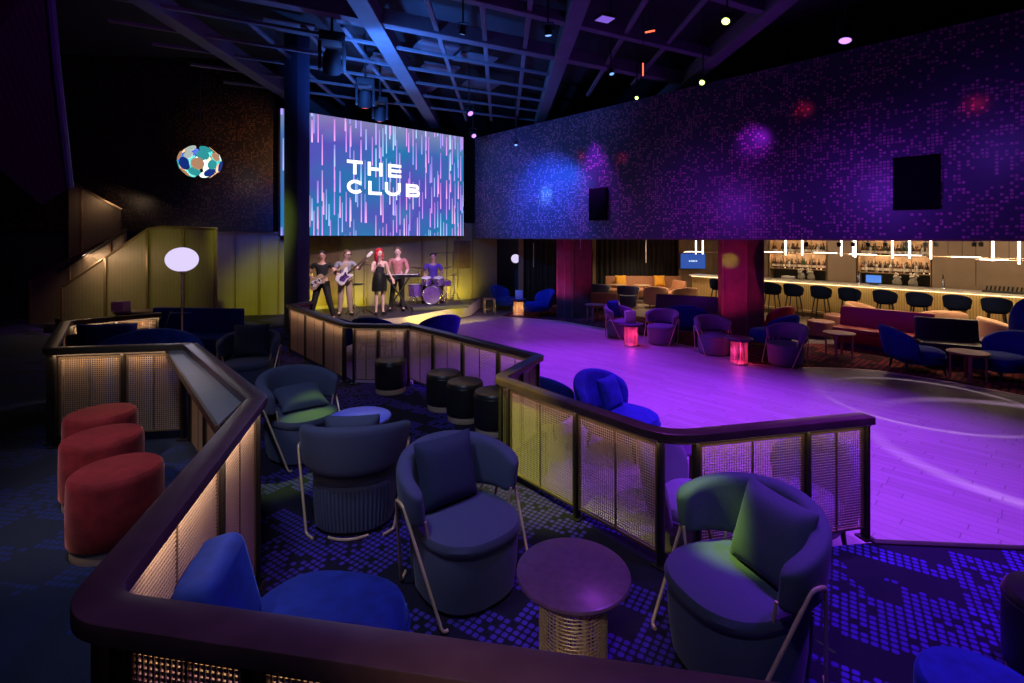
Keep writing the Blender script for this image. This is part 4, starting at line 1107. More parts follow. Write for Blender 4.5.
# ------------------------------------------------------------------ bar
bar = thing('bar_counter', 'long bar counter with a fluted brass front and pale stone top', 'bar counter', (BA.x, BA.y, 0), math.atan2(Bd.y, Bd.x))
s0 = bar_s(692, 0) ; L = s_end - s0
MB().box((s0 + L / 2, 0.30, 0.54), (L, 0.58, 1.04)).build('front', 'brass_dark', bar, smooth=0)
MB().box((s0 + L / 2, 0.26, 1.08), (L + 0.12, 0.78, 0.045)).build('counter_top', 'marble', bar, bevel=0.006)
MB().box((s0 + L / 2, -0.015, 0.06), (L, 0.03, 0.12)).build('kick_plate', 'dark_wood', bar)
MB().tube([(s0, -0.13, 0.2), (s_end, -0.13, 0.2)], 0.022, 8).build('foot_rail', 'gold', bar)
MB().box((s0 + L / 2, -0.06, 1.045), (L, 0.02, 0.014)).build('led_strip', 'glow_warm', bar)
BS = Kit(make_bar_stool)
names = ['first', 'second', 'third', 'fourth', 'fifth', 'sixth', 'seventh', 'eighth']
for px, nm in zip([772, 793.5, 821, 849.5, 885, 919, 957, 996.5], names):
    s = bar_s(px, -0.48); x, y = bar_pt(s, -0.48)
    BS.at(x, y, 0, math.degrees(math.atan2(Bd.y, Bd.x)) + 180, 'navy bar stool at the brass bar, %s from the square column' % nm, 'navy bar stools along the bar')
s = bar_s(718, -0.5); x, y = bar_pt(s, -0.5)
BS.at(x, y, 0, math.degrees(math.atan2(Bd.y, Bd.x)) + 180, 'navy bar stool at the bar end, left of the square column', 'navy bar stools along the bar')

# shelves with bottles in the two niches
def niche(px0, px1, label):
    a, b = bar_s(px0, BW), bar_s(px1, BW)
    sh = thing('bar_shelving', label, 'shelving', (*bar_pt(a, BW), 0), math.atan2(Bd.y, Bd.x))
    L = b - a
    z_rows = [1.36, 1.92]
    for z in z_rows: MB().box((L / 2, 0.20, z - 0.015), (L, 0.34, 0.03)).build('shelf', 'wood', sh)
    for x in (0.012, L - 0.012): MB().box((x, 0.18, 1.65), (0.024, 0.36, 1.5)).build('side_panel', 'wood', sh)
    mb = MB(); k = max(1, int(L / 0.6))
    for i in range(1, k + 1): mb.box((L * i / (k + 1), 0.03, 1.95), (0.02, 0.02, 1.1))
    mb.build('upright', 'bronze', sh)
    for z in z_rows: MB().box((L / 2, 0.345, z + 0.01), (L - 0.06, 0.015, 0.012)).build('shelf_light', 'glow_warm', sh)
    MB().box((L / 2, 0.385, 1.15), (L - 0.05, 0.03, 0.38)).build('splashback', 'black', sh)
    MB().box((L / 2, 0.12, 0.48), (L, 0.40, 0.90)).build('back_counter', 'near_black', sh)
    MB().box((L / 2, 0.12, 0.945), (L, 0.46, 0.03)).build('back_counter_top', 'marble', sh)
    return a, b, z_rows
def bottle(kind):
    t = thing('bottle', '', 'bottle'); 
    if kind == 0: pr, m = [(0, 0), (0.036, 0), (0.038, 0.01), (0.038, 0.17), (0.03, 0.205), (0.014, 0.23), (0.013, 0.29), (0, 0.29)], 'glass_dark'
    elif kind == 1: pr, m = [(0, 0), (0.042, 0), (0.043, 0.01), (0.043, 0.14), (0.036, 0.17), (0.015, 0.195), (0.014, 0.24), (0, 0.24)], 'glass_amber'
    elif kind == 2: pr, m = [(0, 0), (0.034, 0), (0.035, 0.01), (0.035, 0.20), (0.015, 0.26), (0.013, 0.32), (0, 0.32)], 'glass_green'
    else: pr, m = [(0, 0), (0.040, 0), (0.041, 0.01), (0.041, 0.16), (0.03, 0.19), (0.015, 0.21), (0.015, 0.26), (0, 0.26)], 'glass_clear'
    MB().lathe(pr, 12).build('glass', m, t)
    h = pr[-1][1]; MB().lathe([(0, h - 0.03), (0.0155, h - 0.03), (0.0155, h + 0.01), (0, h + 0.01)], 8).build('cap', 'black', t)
    r = pr[2][0] + 0.0012; MB().lathe([(r, 0.05), (r, 0.12)], 12).build('paper_label', 'paper', t)
    for c in t.children: c.data.transform(Matrix.Diagonal((1.2, 1.2, 1.22, 1)))
    return t
BK = [Kit(lambda k=k: bottle(k)) for k in range(4)]
rnd = random.Random(4)
for px0, px1, nm, side, per in [(769, 826.5, 'tall bottle shelves behind the bar beside the square column', 'left', 25), (857.5, 931, 'wide bottle shelves behind the middle of the bar', 'right', 34)]:
    a, b, rows = niche(px0, px1, nm)
    for z, rn in zip(rows, ('lower', 'upper')):
        for i in range(per):
            if rnd.random() < 0.08: continue
            s = a + 0.08 + (b - a - 0.16) * (i + rnd.uniform(0.2, 0.8)) / per
            x, y = bar_pt(s, BW + rnd.uniform(0.10, 0.24))
            lab = 'liquor bottle on the %s shelf of the %s bar niche' % (rn, side)
            BK[rnd.choice([0, 0, 0, 1, 1, 2, 3])].at(x, y, z, 0, lab, 'bottles on the %s shelf of the %s niche' % (rn, side))
# things on the bar and on the back counter
def bar_place(px, off): return bar_pt(bar_s(px, off), off)
def at_bar(name, px, off, z, label, cat, parts):
    x, y = bar_place(px, off); t = thing(name, label, cat, (x, y, z), math.atan2(Bd.y, Bd.x))
    for nm, mb, m in parts: mb.build(nm, m, t, bevel=0.003)
    return t
till = at_bar('till_screen', 873.5, 0.40, 1.103, 'till with a glowing blue screen on the bar', 'till', [
    ('housing', MB().box((0, 0.03, 0.17), (0.42, 0.04, 0.26)), 'black'), ('picture', MB().box((0, 0.005, 0.17), (0.38, 0.012, 0.22)), 'pos_blue'), ('stand', MB().box((0, 0.05, 0.025), (0.2, 0.16, 0.05)), 'black')])
def tap(px, label):
    at_bar('beer_tap', px, 0.3, 1.103, label, 'tap', [('column', MB().lathe([(0, 0), (0.05, 0), (0.05, 0.015), (0.03, 0.03), (0.028, 0.3), (0, 0.31)], 16), 'chrome'),
        ('spout', MB().tube([(0, -0.02, 0.26), (0, -0.13, 0.25), (0, -0.14, 0.18)], 0.014, 8), 'chrome'), ('handle', MB().tube([(0, -0.05, 0.28), (0, -0.06, 0.40)], 0.013, 8), 'black')])
tap(859, 'chrome beer tap on the bar beside the till'); tap(943.5, 'chrome beer tap on the bar before the plain panelled wall')
at_bar('napkin_stack', 788.5, BW - 0.05, 0.961, 'white stack of napkins on the back counter of the left niche', 'napkins', [('stack', MB().box((0, 0, 0.06), (0.42, 0.22, 0.12)), 'label_white'), ('weight', MB().box((0, 0, 0.13), (0.12, 0.1, 0.02)), 'chrome')])
def flowers(px, label, off=BW - 0.05, z=0.961, sc=1.0):
    x, y = bar_place(px, off); t = thing('glass_jar', label, 'jar', (x, y, z), 0)
    MB().lathe([(0, 0), (0.10, 0), (0.12, 0.03), (0.13, 0.14), (0.08, 0.24), (0.07, 0.27), (0, 0.27)], 20).build('jar', 'glass_clear', t)
    mb = MB(); r2 = random.Random(px)
    for k in range(14): mb.ball((r2.uniform(-0.09, 0.09), r2.uniform(-0.09, 0.09), 0.29 + r2.uniform(-0.02, 0.12)), 0.035, 8, 6)
    mb.build('filling', 'paper', t)
flowers(801.5, 'left glass jar of pale garnish on the back counter'); flowers(811, 'right glass jar of pale garnish on the back counter'); flowers(913, 'glass jar of pale garnish in the wide bottle niche'); flowers(897, 'glass jar of garnish left of the other in the wide niche')
x, y = bar_place(1003, 0.3)
tr = thing('glass_rack', 'dark rack of bar tools on the counter at the right', 'rack', (x, y, 1.103), math.atan2(Bd.y, Bd.x))
MB().box((0, 0, 0.02), (0.75, 0.3, 0.04)).build('tray', 'black', tr, bevel=0.006)
mb = MB()
for k in range(9): mb.tube([(-0.32 + k * 0.08, 0.05, 0.04), (-0.32 + k * 0.08 + 0.02, 0.05, 0.16)], 0.018, 8)
mb.build('tools', 'black', tr)

# television
ty = 20.6
tv = thing('television', 'wall television glowing blue above the bar end', 'television', (PX(693, ty), ty, PZ(261, ty)), R(-6))
w = 25 / F * ty; h = 16 / F * ty
MB().box((0, 0.03, 0), (w, 0.05, h)).build('housing', 'black', tv, bevel=0.008); MB().box((0, 0.002, 0), (w - 0.04, 0.012, h - 0.04)).build('picture', 'tv', tv)
mb = MB()
for k in range(5): mb.box((-0.14 + 0.07 * k, -0.006, 0.0), (0.045, 0.006, 0.05 if k != 2 else 0.07))
mb.build('caption', 'tv_text', tv)
MB().box((0, 0.10, 0), (0.2, 0.10, 0.2)).build('bracket', 'black', tv)
wall_panel('wall_television', (PX(679, 20.8), 20.78), (PX(716, 21.2), 21.0), 0, ZBC, 'wood', 0.08)

# linear chandeliers
def chandelier(px, y, half, tubes, label, zb, deg=-50):
    t = thing('linear_chandelier', label, 'pendant light', (PX(px, y), y, zb), R(deg))
    MB().tube([(-half, 0, 0), (half, 0, 0)], 0.013, 8).build('bar', 'gold', t)
    MB().tube([(-half * 0.9, 0, 0.014), (-half * 0.1, 0, 0.014)], 0.013, 8).build('lit_bar', 'glow_white', t)
    for x in tubes: MB().tube([(x, 0.03, -0.06), (x, 0.03, 0.40)], 0.022, 10).build('light_tube', 'glow_white', t)
    for x in (-half * 0.6, half * 0.6): MB().tube([(x, 0, 0), (x, 0, ZBC - zb)], 0.005, 6).build('rod', 'black', t)
    return t
chandelier(786, 14.6, 0.80, [-0.02, 0.42], 'brass chandelier with two upright tubes, nearest the square column', 2.06)
chandelier(840, 13.6, 0.70, [0.02, 0.30], 'brass chandelier hanging in front of the blank panel between the niches', 2.07)
chandelier(880, 12.8, 0.75, [-0.55, 0.25], 'brass chandelier hanging before the left part of the wide niche', 2.05)
chandelier(925, 12.0, 0.70, [-0.30, 0.10], 'brass chandelier hanging before the right end of the wide niche', 2.06)
chandelier(985, 10.9, 0.62, [0.12], 'brass chandelier with one upright tube before the panelled wall', 2.06)
chandelier(1012, 10.3, 0.55, [0.10], 'brass chandelier nearest the right edge of the picture', 2.03)
chandelier(706, 17.2, 0.75, [-0.32, -0.10, 0.55], 'brass chandelier over the bar end, left of the square column', 2.0, -12)
def pend(px, y, z0, z1, label):
    t = thing('rod_pendant', label, 'pendant light', (PX(px, y), y, z0), 0)
    MB().tube([(0, 0, 0), (0, 0, z1 - z0)], 0.014, 8).build('light_tube', 'paper', t); MB().tube([(0, 0, z1 - z0), (0, 0, ZBC - z0)], 0.005, 6).build('rod', 'black', t)
pend(533.5, 18.0, 1.45, 2.3, 'slim rod pendant before the grey curtain at the far left'); pend(646, 20.0, 1.50, 2.4, 'slim rod pendant before the charcoal curtain')
pend(580.5, 15.3, 2.15, 2.5, 'short rod pendant before the wood clad pillar')
tt = thing('globe_pendant', 'round white globe light glowing in the dark doorway', 'lamp', (PX(515.5, 19.6), 19.6, 1.68), 0)
MB().ball((0, 0, 0), 0.17, 20, 14).build('globe', 'globe', tt); MB().tube([(0, 0, 0.16), (0, 0, ZBC - 1.68)], 0.006, 6).build('rod', 'black', tt)
for k, px in enumerate([806, 839, 853, 868, 885, 906, 926, 936, 974, 981]):
    y = 12.2 + (k % 3) * 0.1; z = PZ(244.5, y)
    t = thing('track_spotlight', 'small black spotlight in the row below the bar ceiling', 'spotlight', (PX(px, y), y, z), 0, 'black spotlights below the bar ceiling')
    MB().lathe([(0, -0.05), (0.045, -0.05), (0.05, 0.05), (0, 0.06)], 12).build('head', 'black', t); MB().tube([(0, 0, 0.05), (0, 0, ZBC - z)], 0.012, 6).build('stem', 'black', t)
# ------------------------------------------------------------------ the band
def skin_mesh(name, nodes, edges, m, parent=None, root=0, sub=2):
    me = bpy.data.meshes.new(name); me.from_pydata([n[:3] for n in nodes], edges, [])
    o = bpy.data.objects.new(name, me); COL.objects.link(o)
    o.modifiers.new('skin', 'SKIN')
    for i, n in enumerate(nodes):
        sv = me.skin_vertices[0].data[i]; sv.radius = (n[3], n[4] if len(n) > 4 else n[3]); sv.use_root = (i == root)
    q = o.modifiers.new('sub', 'SUBSURF'); q.levels = sub; q.render_levels = sub
    bpy.context.view_layer.update()
    ev = o.evaluated_get(bpy.context.evaluated_depsgraph_get())
    nm = bpy.data.meshes.new_from_object(ev)
    o.modifiers.clear(); o.data = nm; bpy.data.meshes.remove(me)
    for p in nm.polygons: p.use_smooth = True
    nm.materials.clear(); nm.materials.append(M[m])
    if parent is not None: o.parent = parent
    return o

def lerp(a, b, t): return tuple(a[i] + (b[i] - a[i]) * t for i in range(3))
def person(label, x, y, z, deg, J, skin='skin', hair='hair_dark', hair_style='short', shirt='cloth_black', sleeve=0.5, legs='trousers', leg_m='cloth_black', fem=False, scale=1.0):
    """J: joints sh_l/r, el_l/r, wr_l/r, hip, kn_l/r, an_l/r, neck, head, chest, belly (l = viewer's right)"""
    W = 0.86 if fem else 1.0
    N, E = [], []
    def nd(p, rx, ry=None): N.append((*p, rx, ry or rx)); return len(N) - 1
    def ln(a, b): E.append((a, b))
    pel = nd(J['hip'], 0.125, 0.095); bel = nd(J['belly'], 0.115 * W, 0.085); ch = nd(J['chest'], 0.14 * W, 0.10)
    ln(pel, bel); ln(bel, ch)
    nk = nd(J['neck'], 0.058 * W, 0.058 * W); ln(ch, nk)
    hd = Vector(J['head']); nv = (hd - Vector(J['neck'])).normalized()
    h0 = nd(tuple(hd - nv * 0.075), 0.066, 0.076); h1 = nd(tuple(hd), 0.084, 0.102); h2 = nd(tuple(hd + nv * 0.075), 0.070, 0.088); h3 = nd(tuple(hd + nv * 0.115), 0.035, 0.045)
    ln(nk, h0); ln(h0, h1); ln(h1, h2); ln(h2, h3)
    for s in ('l', 'r'):
        sg = 1 if s == 'l' else -1
        sh = nd(J['sh_' + s], 0.058 * W); el = nd(J['el_' + s], 0.040 * W); fm = nd(lerp(J['el_' + s], J['wr_' + s], 0.35), 0.041 * W); wr = nd(J['wr_' + s], 0.027 * W)
        ln(ch, sh); ln(sh, el); ln(el, fm); ln(fm, wr)
        d = (Vector(J['wr_' + s]) - Vector(J['el_' + s])).normalized(); d = (d + Vector((0, -0.15, -0.1))).normalized()
        side = d.cross(Vector((0, 0, 1))); side = side.normalized() if side.length > 0.2 else Vector((1, 0, 0)); up = side.cross(d).normalized()
        pw = Vector(J['wr_' + s]) + d * 0.055; pm = nd(tuple(pw), 0.034, 0.016); ln(wr, pm)
        for k, (o_, l_) in enumerate(((-0.027, 0.068), (-0.009, 0.078), (0.009, 0.074), (0.027, 0.058))):
            a = pw + side * o_ + d * 0.035; b = a + d * l_ * 0.5 - up * 0.012; c = b + d * l_ * 0.3 - up * 0.03
            i0, i1, i2 = nd(tuple(a), 0.009), nd(tuple(b), 0.0085), nd(tuple(c), 0.007); ln(pm, i0); ln(i0, i1); ln(i1, i2)
        a = Vector(J['wr_' + s]) + d * 0.03 - side * sg * 0.036; b = a + d * 0.035 - side * sg * 0.014 - up * 0.012
        i0, i1 = nd(tuple(a), 0.011), nd(tuple(b), 0.009); ln(wr, i0); ln(i0, i1)
        hp = (Vector(J['hip']) + Vector((sg * 0.09, 0, -0.05))); hn = nd(tuple(hp), 0.088 * (0.95 if fem else 1), 0.09); ln(pel, hn)
        kn = nd(J['kn_' + s], 0.056 * W); cf = nd(lerp(J['kn_' + s], J['an_' + s], 0.3), 0.056 * W); an = nd(J['an_' + s], 0.036 * W)
        ln(hn, kn); ln(kn, cf); ln(cf, an)
        fd = Vector(J.get('foot_' + s, (sg * 0.05, -0.15, 0))); t = Vector(J['an_' + s]) + fd; t.z = J['an_' + s][2] - (0.05 if not fem else 0.07)
        tn = nd(tuple(t), 0.034, 0.022); ln(an, tn)
    body = skin_mesh('person', N, E, skin, None, 0, 1)
    body.location = (x, y, z); body.rotation_euler.z = R(deg); body.scale = (scale,) * 3
    tag(body, label, 'person')
    # shirt
    V = lambda n: Vector(J[n])
    def g(p, r, ry=None): return (*p, r, ry or r)
    n = [g(tuple(V('hip') + Vector((0, 0, -0.06))), 0.145, 0.122), g(tuple(V('hip') + Vector((0, 0, 0.05))), 0.140, 0.115), g(J['belly'], 0.130 * W, 0.10), g(J['chest'], 0.160 * W, 0.124), g(tuple(V('chest').lerp(V('neck'), 0.62)), 0.105 * W, 0.095)]
    e = [(0, 1), (1, 2), (2, 3), (3, 4)]
    for s in ('l', 'r'):
        if sleeve <= 0: 
            n.append(g(tuple(V('sh_' + s).lerp(V('chest'), 0.35)), 0.055)); e.append((3, len(n) - 1)); continue
        i = len(n); n.append(g(J['sh_' + s], 0.069 * W)); e.append((3, i))
        if sleeve <= 1: n.append(g(lerp(J['sh_' + s], J['el_' + s], sleeve), 0.060 * W)); e.append((i, i + 1))
        else:
            n.append(g(J['el_' + s], 0.054 * W)); n.append(g(lerp(J['el_' + s], J['wr_' + s], sleeve - 1), 0.046 * W)); e += [(i, i + 1), (i + 1, i + 2)]
    skin_mesh('top' if fem else 'shirt', n, e, shirt, body, 0, 1)
    hip = V('hip')
    if legs == 'skirt':
        MB().loft([[(hip.x + rx * math.cos(2 * PI * i / 20), hip.y + ry * math.sin(2 * PI * i / 20), hip.z + dz) for i in range(20)] for dz, rx, ry in ((0.14, 0.142, 0.118), (0.05, 0.175, 0.14), (-0.08, 0.195, 0.16), (-0.30, 0.20, 0.165))]).build('skirt', leg_m, body)
        MB().loft([[(hip.x + rx * math.cos(2 * PI * i / 20), hip.y + ry * math.sin(2 * PI * i / 20), hip.z + dz) for i in range(20)] for dz, rx, ry in ((0.165, 0.146, 0.120), (0.125, 0.150, 0.124))]).build('belt', 'shoe', body)
    else:
        n = [g(tuple(hip + Vector((0, 0, 0.03))), 0.142, 0.116)]; e = []
        for s in ('l', 'r'):
            sg = 1 if s == 'l' else -1; i = len(n)
            n.append(g(tuple(hip + Vector((sg * 0.09, 0, -0.06))), 0.104, 0.108)); n.append(g(J['kn_' + s], 0.076)); n.append(g(lerp(J['kn_' + s], J['an_' + s], 0.4), 0.068)); n.append(g(lerp(J['kn_' + s], J['an_' + s], 1.06), 0.058))
            e += [(0, i), (i, i + 1), (i + 1, i + 2), (i + 2, i + 3)]
        skin_mesh('trousers', n, e, leg_m, body, 0, 1)
    for s in ('l', 'r'):
        sg = 1 if s == 'l' else -1; a = V('an_' + s); fd = Vector(J.get('foot_' + s, (sg * 0.05, -0.15, 0))); d = Vector((fd.x, fd.y, 0)).normalized(); b = a[2] - 0.085
        mb = MB(); c = a + d * 0.06; rot = Matrix.Rotation(math.atan2(d.y, d.x), 3, 'Z')
        mb.ball((c.x, c.y, a.z - 0.048), (0.135, 0.05, 0.04), 14, 8, rot)
        if fem: mb.tube([(a.x - d.x * 0.05, a.y - d.y * 0.05, a.z - 0.06), (a.x - d.x * 0.05, a.y - d.y * 0.05, a.z - 0.125)], 0.012, 8)
        mb.build('shoe', 'shoe', body)
    # head details
    yaw = R(J.get('yaw', 0)); rm = Matrix.Rotation(yaw, 3, 'Z')
    def hp(v): q = hd + rm @ Vector(v); return tuple(q)
    MB().ball(hp((-0.030, -0.098, 0.012)), (0.011, 0.007, 0.008), 8, 6).build('eye', 'near_black', body); MB().ball(hp((0.030, -0.098, 0.012)), (0.011, 0.007, 0.008), 8, 6).build('eye', 'near_black', body)
    MB().loft([[hp((-0.014, -0.094, -0.03)), hp((0.014, -0.094, -0.03)), hp((0, -0.094, -0.008))], [hp((-0.005, -0.124, -0.026)), hp((0.005, -0.124, -0.026)), hp((0, -0.108, -0.004))]]).build('nose', skin, body)
    MB().ball(hp((0, -0.094, -0.052)), (0.024, 0.008, 0.007), 10, 6).build('mouth', 'red_leather', body)
    for sg in (-1, 1): MB().ball(hp((sg * 0.080, 0.0, 0.0)), (0.010, 0.022, 0.032), 8, 6).build('ear', skin, body)
    hm = MB()
    if hair_style == 'long':
        hm.ball(hp((0, 0.034, 0.066)), (0.105, 0.110, 0.088), 18, 12, rm); hm.ball(hp((0.0, 0.075, -0.07)), (0.115, 0.07, 0.17), 16, 10, rm); hm.ball(hp((-0.085, 0.01, -0.07)), (0.04, 0.07, 0.15), 12, 8, rm); hm.ball(hp((0.085, 0.02, -0.06)), (0.035, 0.06, 0.13), 12, 8, rm)
    else:
        hm.ball(hp((0, 0.030, 0.072)), (0.090, 0.098, 0.066), 18, 12, rm); hm.ball(hp((0, 0.06, 0.0)), (0.078, 0.055, 0.07), 14, 8, rm)
    hm.build('hair', hair, body)
    if J.get('glasses'):
        gm = MB()
        for sg in (-1, 1): gm.ball(hp((sg * 0.032, -0.106, 0.012)), (0.026, 0.006, 0.018), 12, 6)
        gm.tube([hp((-0.08, -0.03, 0.015)), hp((-0.055, -0.092, 0.015)), hp((0.055, -0.092, 0.015)), hp((0.08, -0.03, 0.015))], 0.004, 6); gm.build('sunglasses', 'black', body)
    if J.get('beard'): MB().ball(hp((0, -0.055, -0.075)), (0.05, 0.045, 0.04), 12, 8).build('beard', hair, body)
    return body

ZS = Z_STAGE + 0.002
base = dict(neck=(0, -0.005, 1.485), head=(0, -0.02, 1.618), chest=(0, 0, 1.30), belly=(0, 0, 1.12), hip=(0, 0, 0.96))
def pose(**k): d = dict(base); d.update(k); return d
# guitarist
gx, gyy = PX(322, 13.1), 13.1
person('person in a black T-shirt playing a pale guitar, leftmost on the stage', gx, gyy, ZS, 15, pose(
    sh_r=(-0.19, 0, 1.42), el_r=(-0.34, -0.02, 1.17), wr_r=(-0.13, -0.20, 1.03), sh_l=(0.19, 0, 1.42), el_l=(0.33, -0.08, 1.18), wr_l=(0.36, -0.27, 1.27),
    kn_r=(-0.17, -0.03, 0.52), an_r=(-0.27, 0.0, 0.09), kn_l=(0.17, -0.05, 0.52), an_l=(0.27, 0.02, 0.09), yaw=10), hair='hair_dark', shirt='cloth_black', sleeve=0.55, scale=1.03)
def guitar(name, label, x, y, z, deg, tilt, body_m, guard_m, L=0.62, bass=False):
    t = thing(name, label, 'guitar', (x, y, z), R(deg))
    rot = Matrix.Rotation(R(-tilt), 3, 'Y')           # lies in X-Z, neck toward +X and up
    if bass: out = [(-0.24, 0.0), (-0.23, 0.10), (-0.14, 0.155), (-0.03, 0.125), (0.06, 0.12), (0.15, 0.165), (0.22, 0.14), (0.16, 0.06), (0.14, 0.0), (0.16, -0.06), (0.20, -0.12), (0.13, -0.135), (0.03, -0.11), (-0.06, -0.125), (-0.16, -0.15), (-0.23, -0.10)]
    else: out = [(-0.25, 0.0), (-0.235, 0.11), (-0.15, 0.165), (-0.05, 0.13), (0.02, 0.105), (0.10, 0.135), (0.17, 0.115), (0.20, 0.05), (0.19, 0.0), (0.20, -0.04), (0.17, -0.10), (0.10, -0.125), (0.02, -0.10), (-0.05, -0.125), (-0.15, -0.16), (-0.235, -0.11)]
    pts = []
    n = len(out)
    for i in range(n):                                # closed Catmull-Rom outline
        p0, p1, p2, p3 = (Vector(out[(i + k - 1) % n]) for k in range(4))
        for s in (0, 0.33, 0.66):
            pts.append(0.5 * ((2 * p1) + (p2 - p0) * s + (2 * p0 - 5 * p1 + 4 * p2 - p3) * s * s + (3 * p1 - p0 - 3 * p2 + p3) * s ** 3))
    def slab(poly, y0, y1):
        vs = [rot @ Vector((p[0], y0, p[1])) for p in poly] + [rot @ Vector((p[0], y1, p[1])) for p in poly]; k = len(poly)
        return MB().add(vs, [tuple(range(k)), tuple(range(2 * k - 1, k - 1, -1))] + [(i, (i + 1) % k, k + (i + 1) % k, k + i) for i in range(k)])
    slab(pts, -0.022, 0.022).build('body', body_m, t, bevel=0.006)
    slab([p * 0.55 + Vector((-0.01, -0.015)) for p in pts], -0.026, -0.021).build('pickguard', guard_m, t)
    slab([(0.12, -0.026), (0.12 + L, -0.02), (0.12 + L, 0.02), (0.12, 0.026)], -0.034, -0.012).build('neck', 'amber_wood' if not bass else 'dark_wood', t, bevel=0.003)
    slab([(0.12 + L, -0.024), (0.20 + L, -0.045), (0.32 + L, -0.02), (0.32 + L, 0.04), (0.22 + L, 0.045), (0.12 + L, 0.024)], -0.030, -0.014).build('headstock', body_m, t, bevel=0.003)
    for k in range(2): slab([(-0.06 + 0.1 * k, -0.04), (-0.03 + 0.1 * k, -0.04), (-0.03 + 0.1 * k, 0.04), (-0.06 + 0.1 * k, 0.04)], -0.033, -0.024).build('pickup', 'black', t)
    slab([(-0.16, -0.03), (-0.13, -0.03), (-0.13, 0.03), (-0.16, 0.03)], -0.032, -0.022).build('bridge', 'chrome', t)
    mb = MB()
    for k in range(4): a = rot @ Vector((-0.15, -0.037, -0.012 + 0.008 * k)); b = rot @ Vector((0.12 + L, -0.037, -0.010 + 0.007 * k)); mb.tube([a, b], 0.0012, 4)
    mb.build('strings', 'chrome', t)
    return t
guitar('electric_guitar', 'pale wooden electric guitar held by the person in the black T-shirt', gx - 0.02, gyy - 0.26, ZS + 1.03, 12, 30, 'amber_wood', 'white_lacquer', 0.52)
# bassist
bx_, by_ = PX(345, 13.9), 13.9
person('person in a grey shirt and sunglasses playing a white bass guitar', bx_, by_, ZS, 22, pose(
    neck=(0.02, -0.10, 1.46), head=(0.05, -0.16, 1.59), chest=(0, -0.04, 1.28), sh_r=(-0.18, -0.03, 1.39), el_r=(-0.30, -0.06, 1.13), wr_r=(-0.06, -0.24, 1.06), sh_l=(0.18, -0.05, 1.39), el_l=(0.34, -0.14, 1.20), wr_l=(0.44, -0.28, 1.38),
    kn_r=(-0.11, -0.03, 0.52), an_r=(-0.13, 0.0, 0.09), kn_l=(0.11, -0.05, 0.52), an_l=(0.14, -0.02, 0.09), yaw=30, glasses=True), skin='skin_pale', hair='hair_brown', shirt='cloth_grey', sleeve=0.6, leg_m='cloth_khaki', scale=1.05)
guitar('bass_guitar', 'white bass guitar with its neck pointing up to the right', bx_ + 0.10, by_ - 0.33, ZS + 1.10, 10, 42, 'white_lacquer', 'drum_shell', 0.66, True)
# singer
sx_, sy_ = PX(379.5, 13.75), 13.75
person('person with long red hair in a short black skirt singing into a microphone', sx_, sy_, ZS, 22, pose(
    neck=(0, -0.005, 1.49), head=(0.0, -0.03, 1.622), sh_r=(-0.165, 0, 1.41), el_r=(-0.20, -0.16, 1.14), wr_r=(-0.05, -0.25, 1.43), sh_l=(0.165, 0, 1.41), el_l=(0.23, -0.02, 1.15), wr_l=(0.30, -0.16, 0.98),
    kn_r=(-0.08, -0.01, 0.55), an_r=(-0.08, 0.02, 0.13), kn_l=(0.08, -0.02, 0.55), an_l=(0.09, 0.02, 0.13), yaw=18), skin='skin_pale', hair='hair_red', hair_style='long', shirt='cloth_black', sleeve=0, legs='skirt', leg_m='skirt', fem=True, scale=1.05)
mt_ = thing('microphone', 'handheld microphone in front of the red haired person', 'microphone', (sx_ + 0.035, sy_ - 0.31, ZS + 1.60), R(22))
MB().tube([(-0.02, -0.05, -0.14), (0.02, 0.02, 0.0)], 0.012, 10, r2=0.017).build('handle', 'black', mt_); MB().ball((0.028, 0.032, 0.018), 0.028, 14, 10).build('grille', 'chrome', mt_)
# keyboard player
kx, ky = PX(398, 14.75), 14.75
person('person in a checked pink shirt standing at the keyboard', kx, ky, ZS, 2, pose(
    sh_r=(-0.19, 0, 1.42), el_r=(-0.27, -0.05, 1.15), wr_r=(-0.20, -0.27, 1.05), sh_l=(0.19, 0, 1.42), el_l=(0.28, -0.06, 1.15), wr_l=(0.26, -0.27, 1.05),
    kn_r=(-0.14, -0.02, 0.52), an_r=(-0.20, 0.0, 0.09), kn_l=(0.11, -0.02, 0.52), an_l=(0.14, 0.0, 0.09)), skin='skin_pale', hair='hair_brown', shirt='cloth_pink', sleeve=1.25, scale=1.06)
kb = thing('keyboard', 'silver edged stage keyboard on a black X stand', 'keyboard', (kx + 0.12, ky - 0.47, ZS + 1.02), R(8))
MB().box((0, 0, 0.04), (1.20, 0.30, 0.075)).build('case', 'black', kb, bevel=0.01); MB().box((0, -0.155, 0.05), (1.18, 0.012, 0.05)).build('front_edge', 'chrome', kb)
mb = MB()
for k in range(36): mb.box((-0.55 + k * 0.031, -0.085, 0.084), (0.028, 0.125, 0.012))
mb.build('white_keys', 'white_lacquer', kb)
mb = MB()
for k in range(35):
    if k % 7 not in (2, 6): mb.box((-0.535 + k * 0.031, -0.06, 0.094), (0.015, 0.08, 0.012))
mb.build('black_keys', 'black', kb); MB().box((0, 0.09, 0.082), (1.1, 0.08, 0.008)).build('control_panel', 'near_black', kb)
ks = thing('keyboard_stand', 'black X shaped stand under the keyboard', 'stand', (kx + 0.12, ky - 0.47, ZS), R(8))
for s in (-1, 1):
    MB().tube([(s * 0.36, 0.0, 0.02), (-s * 0.30, 0.0, 1.0)], 0.022, 8).build('leg', 'black', ks); MB().tube([(s * 0.36, -0.20, 0.022), (s * 0.36, 0.20, 0.022)], 0.02, 8).build('foot', 'black', ks); MB().tube([(-s * 0.30, -0.17, 1.0), (-s * 0.30, 0.17, 1.0)], 0.018, 8).build('arm', 'black', ks)
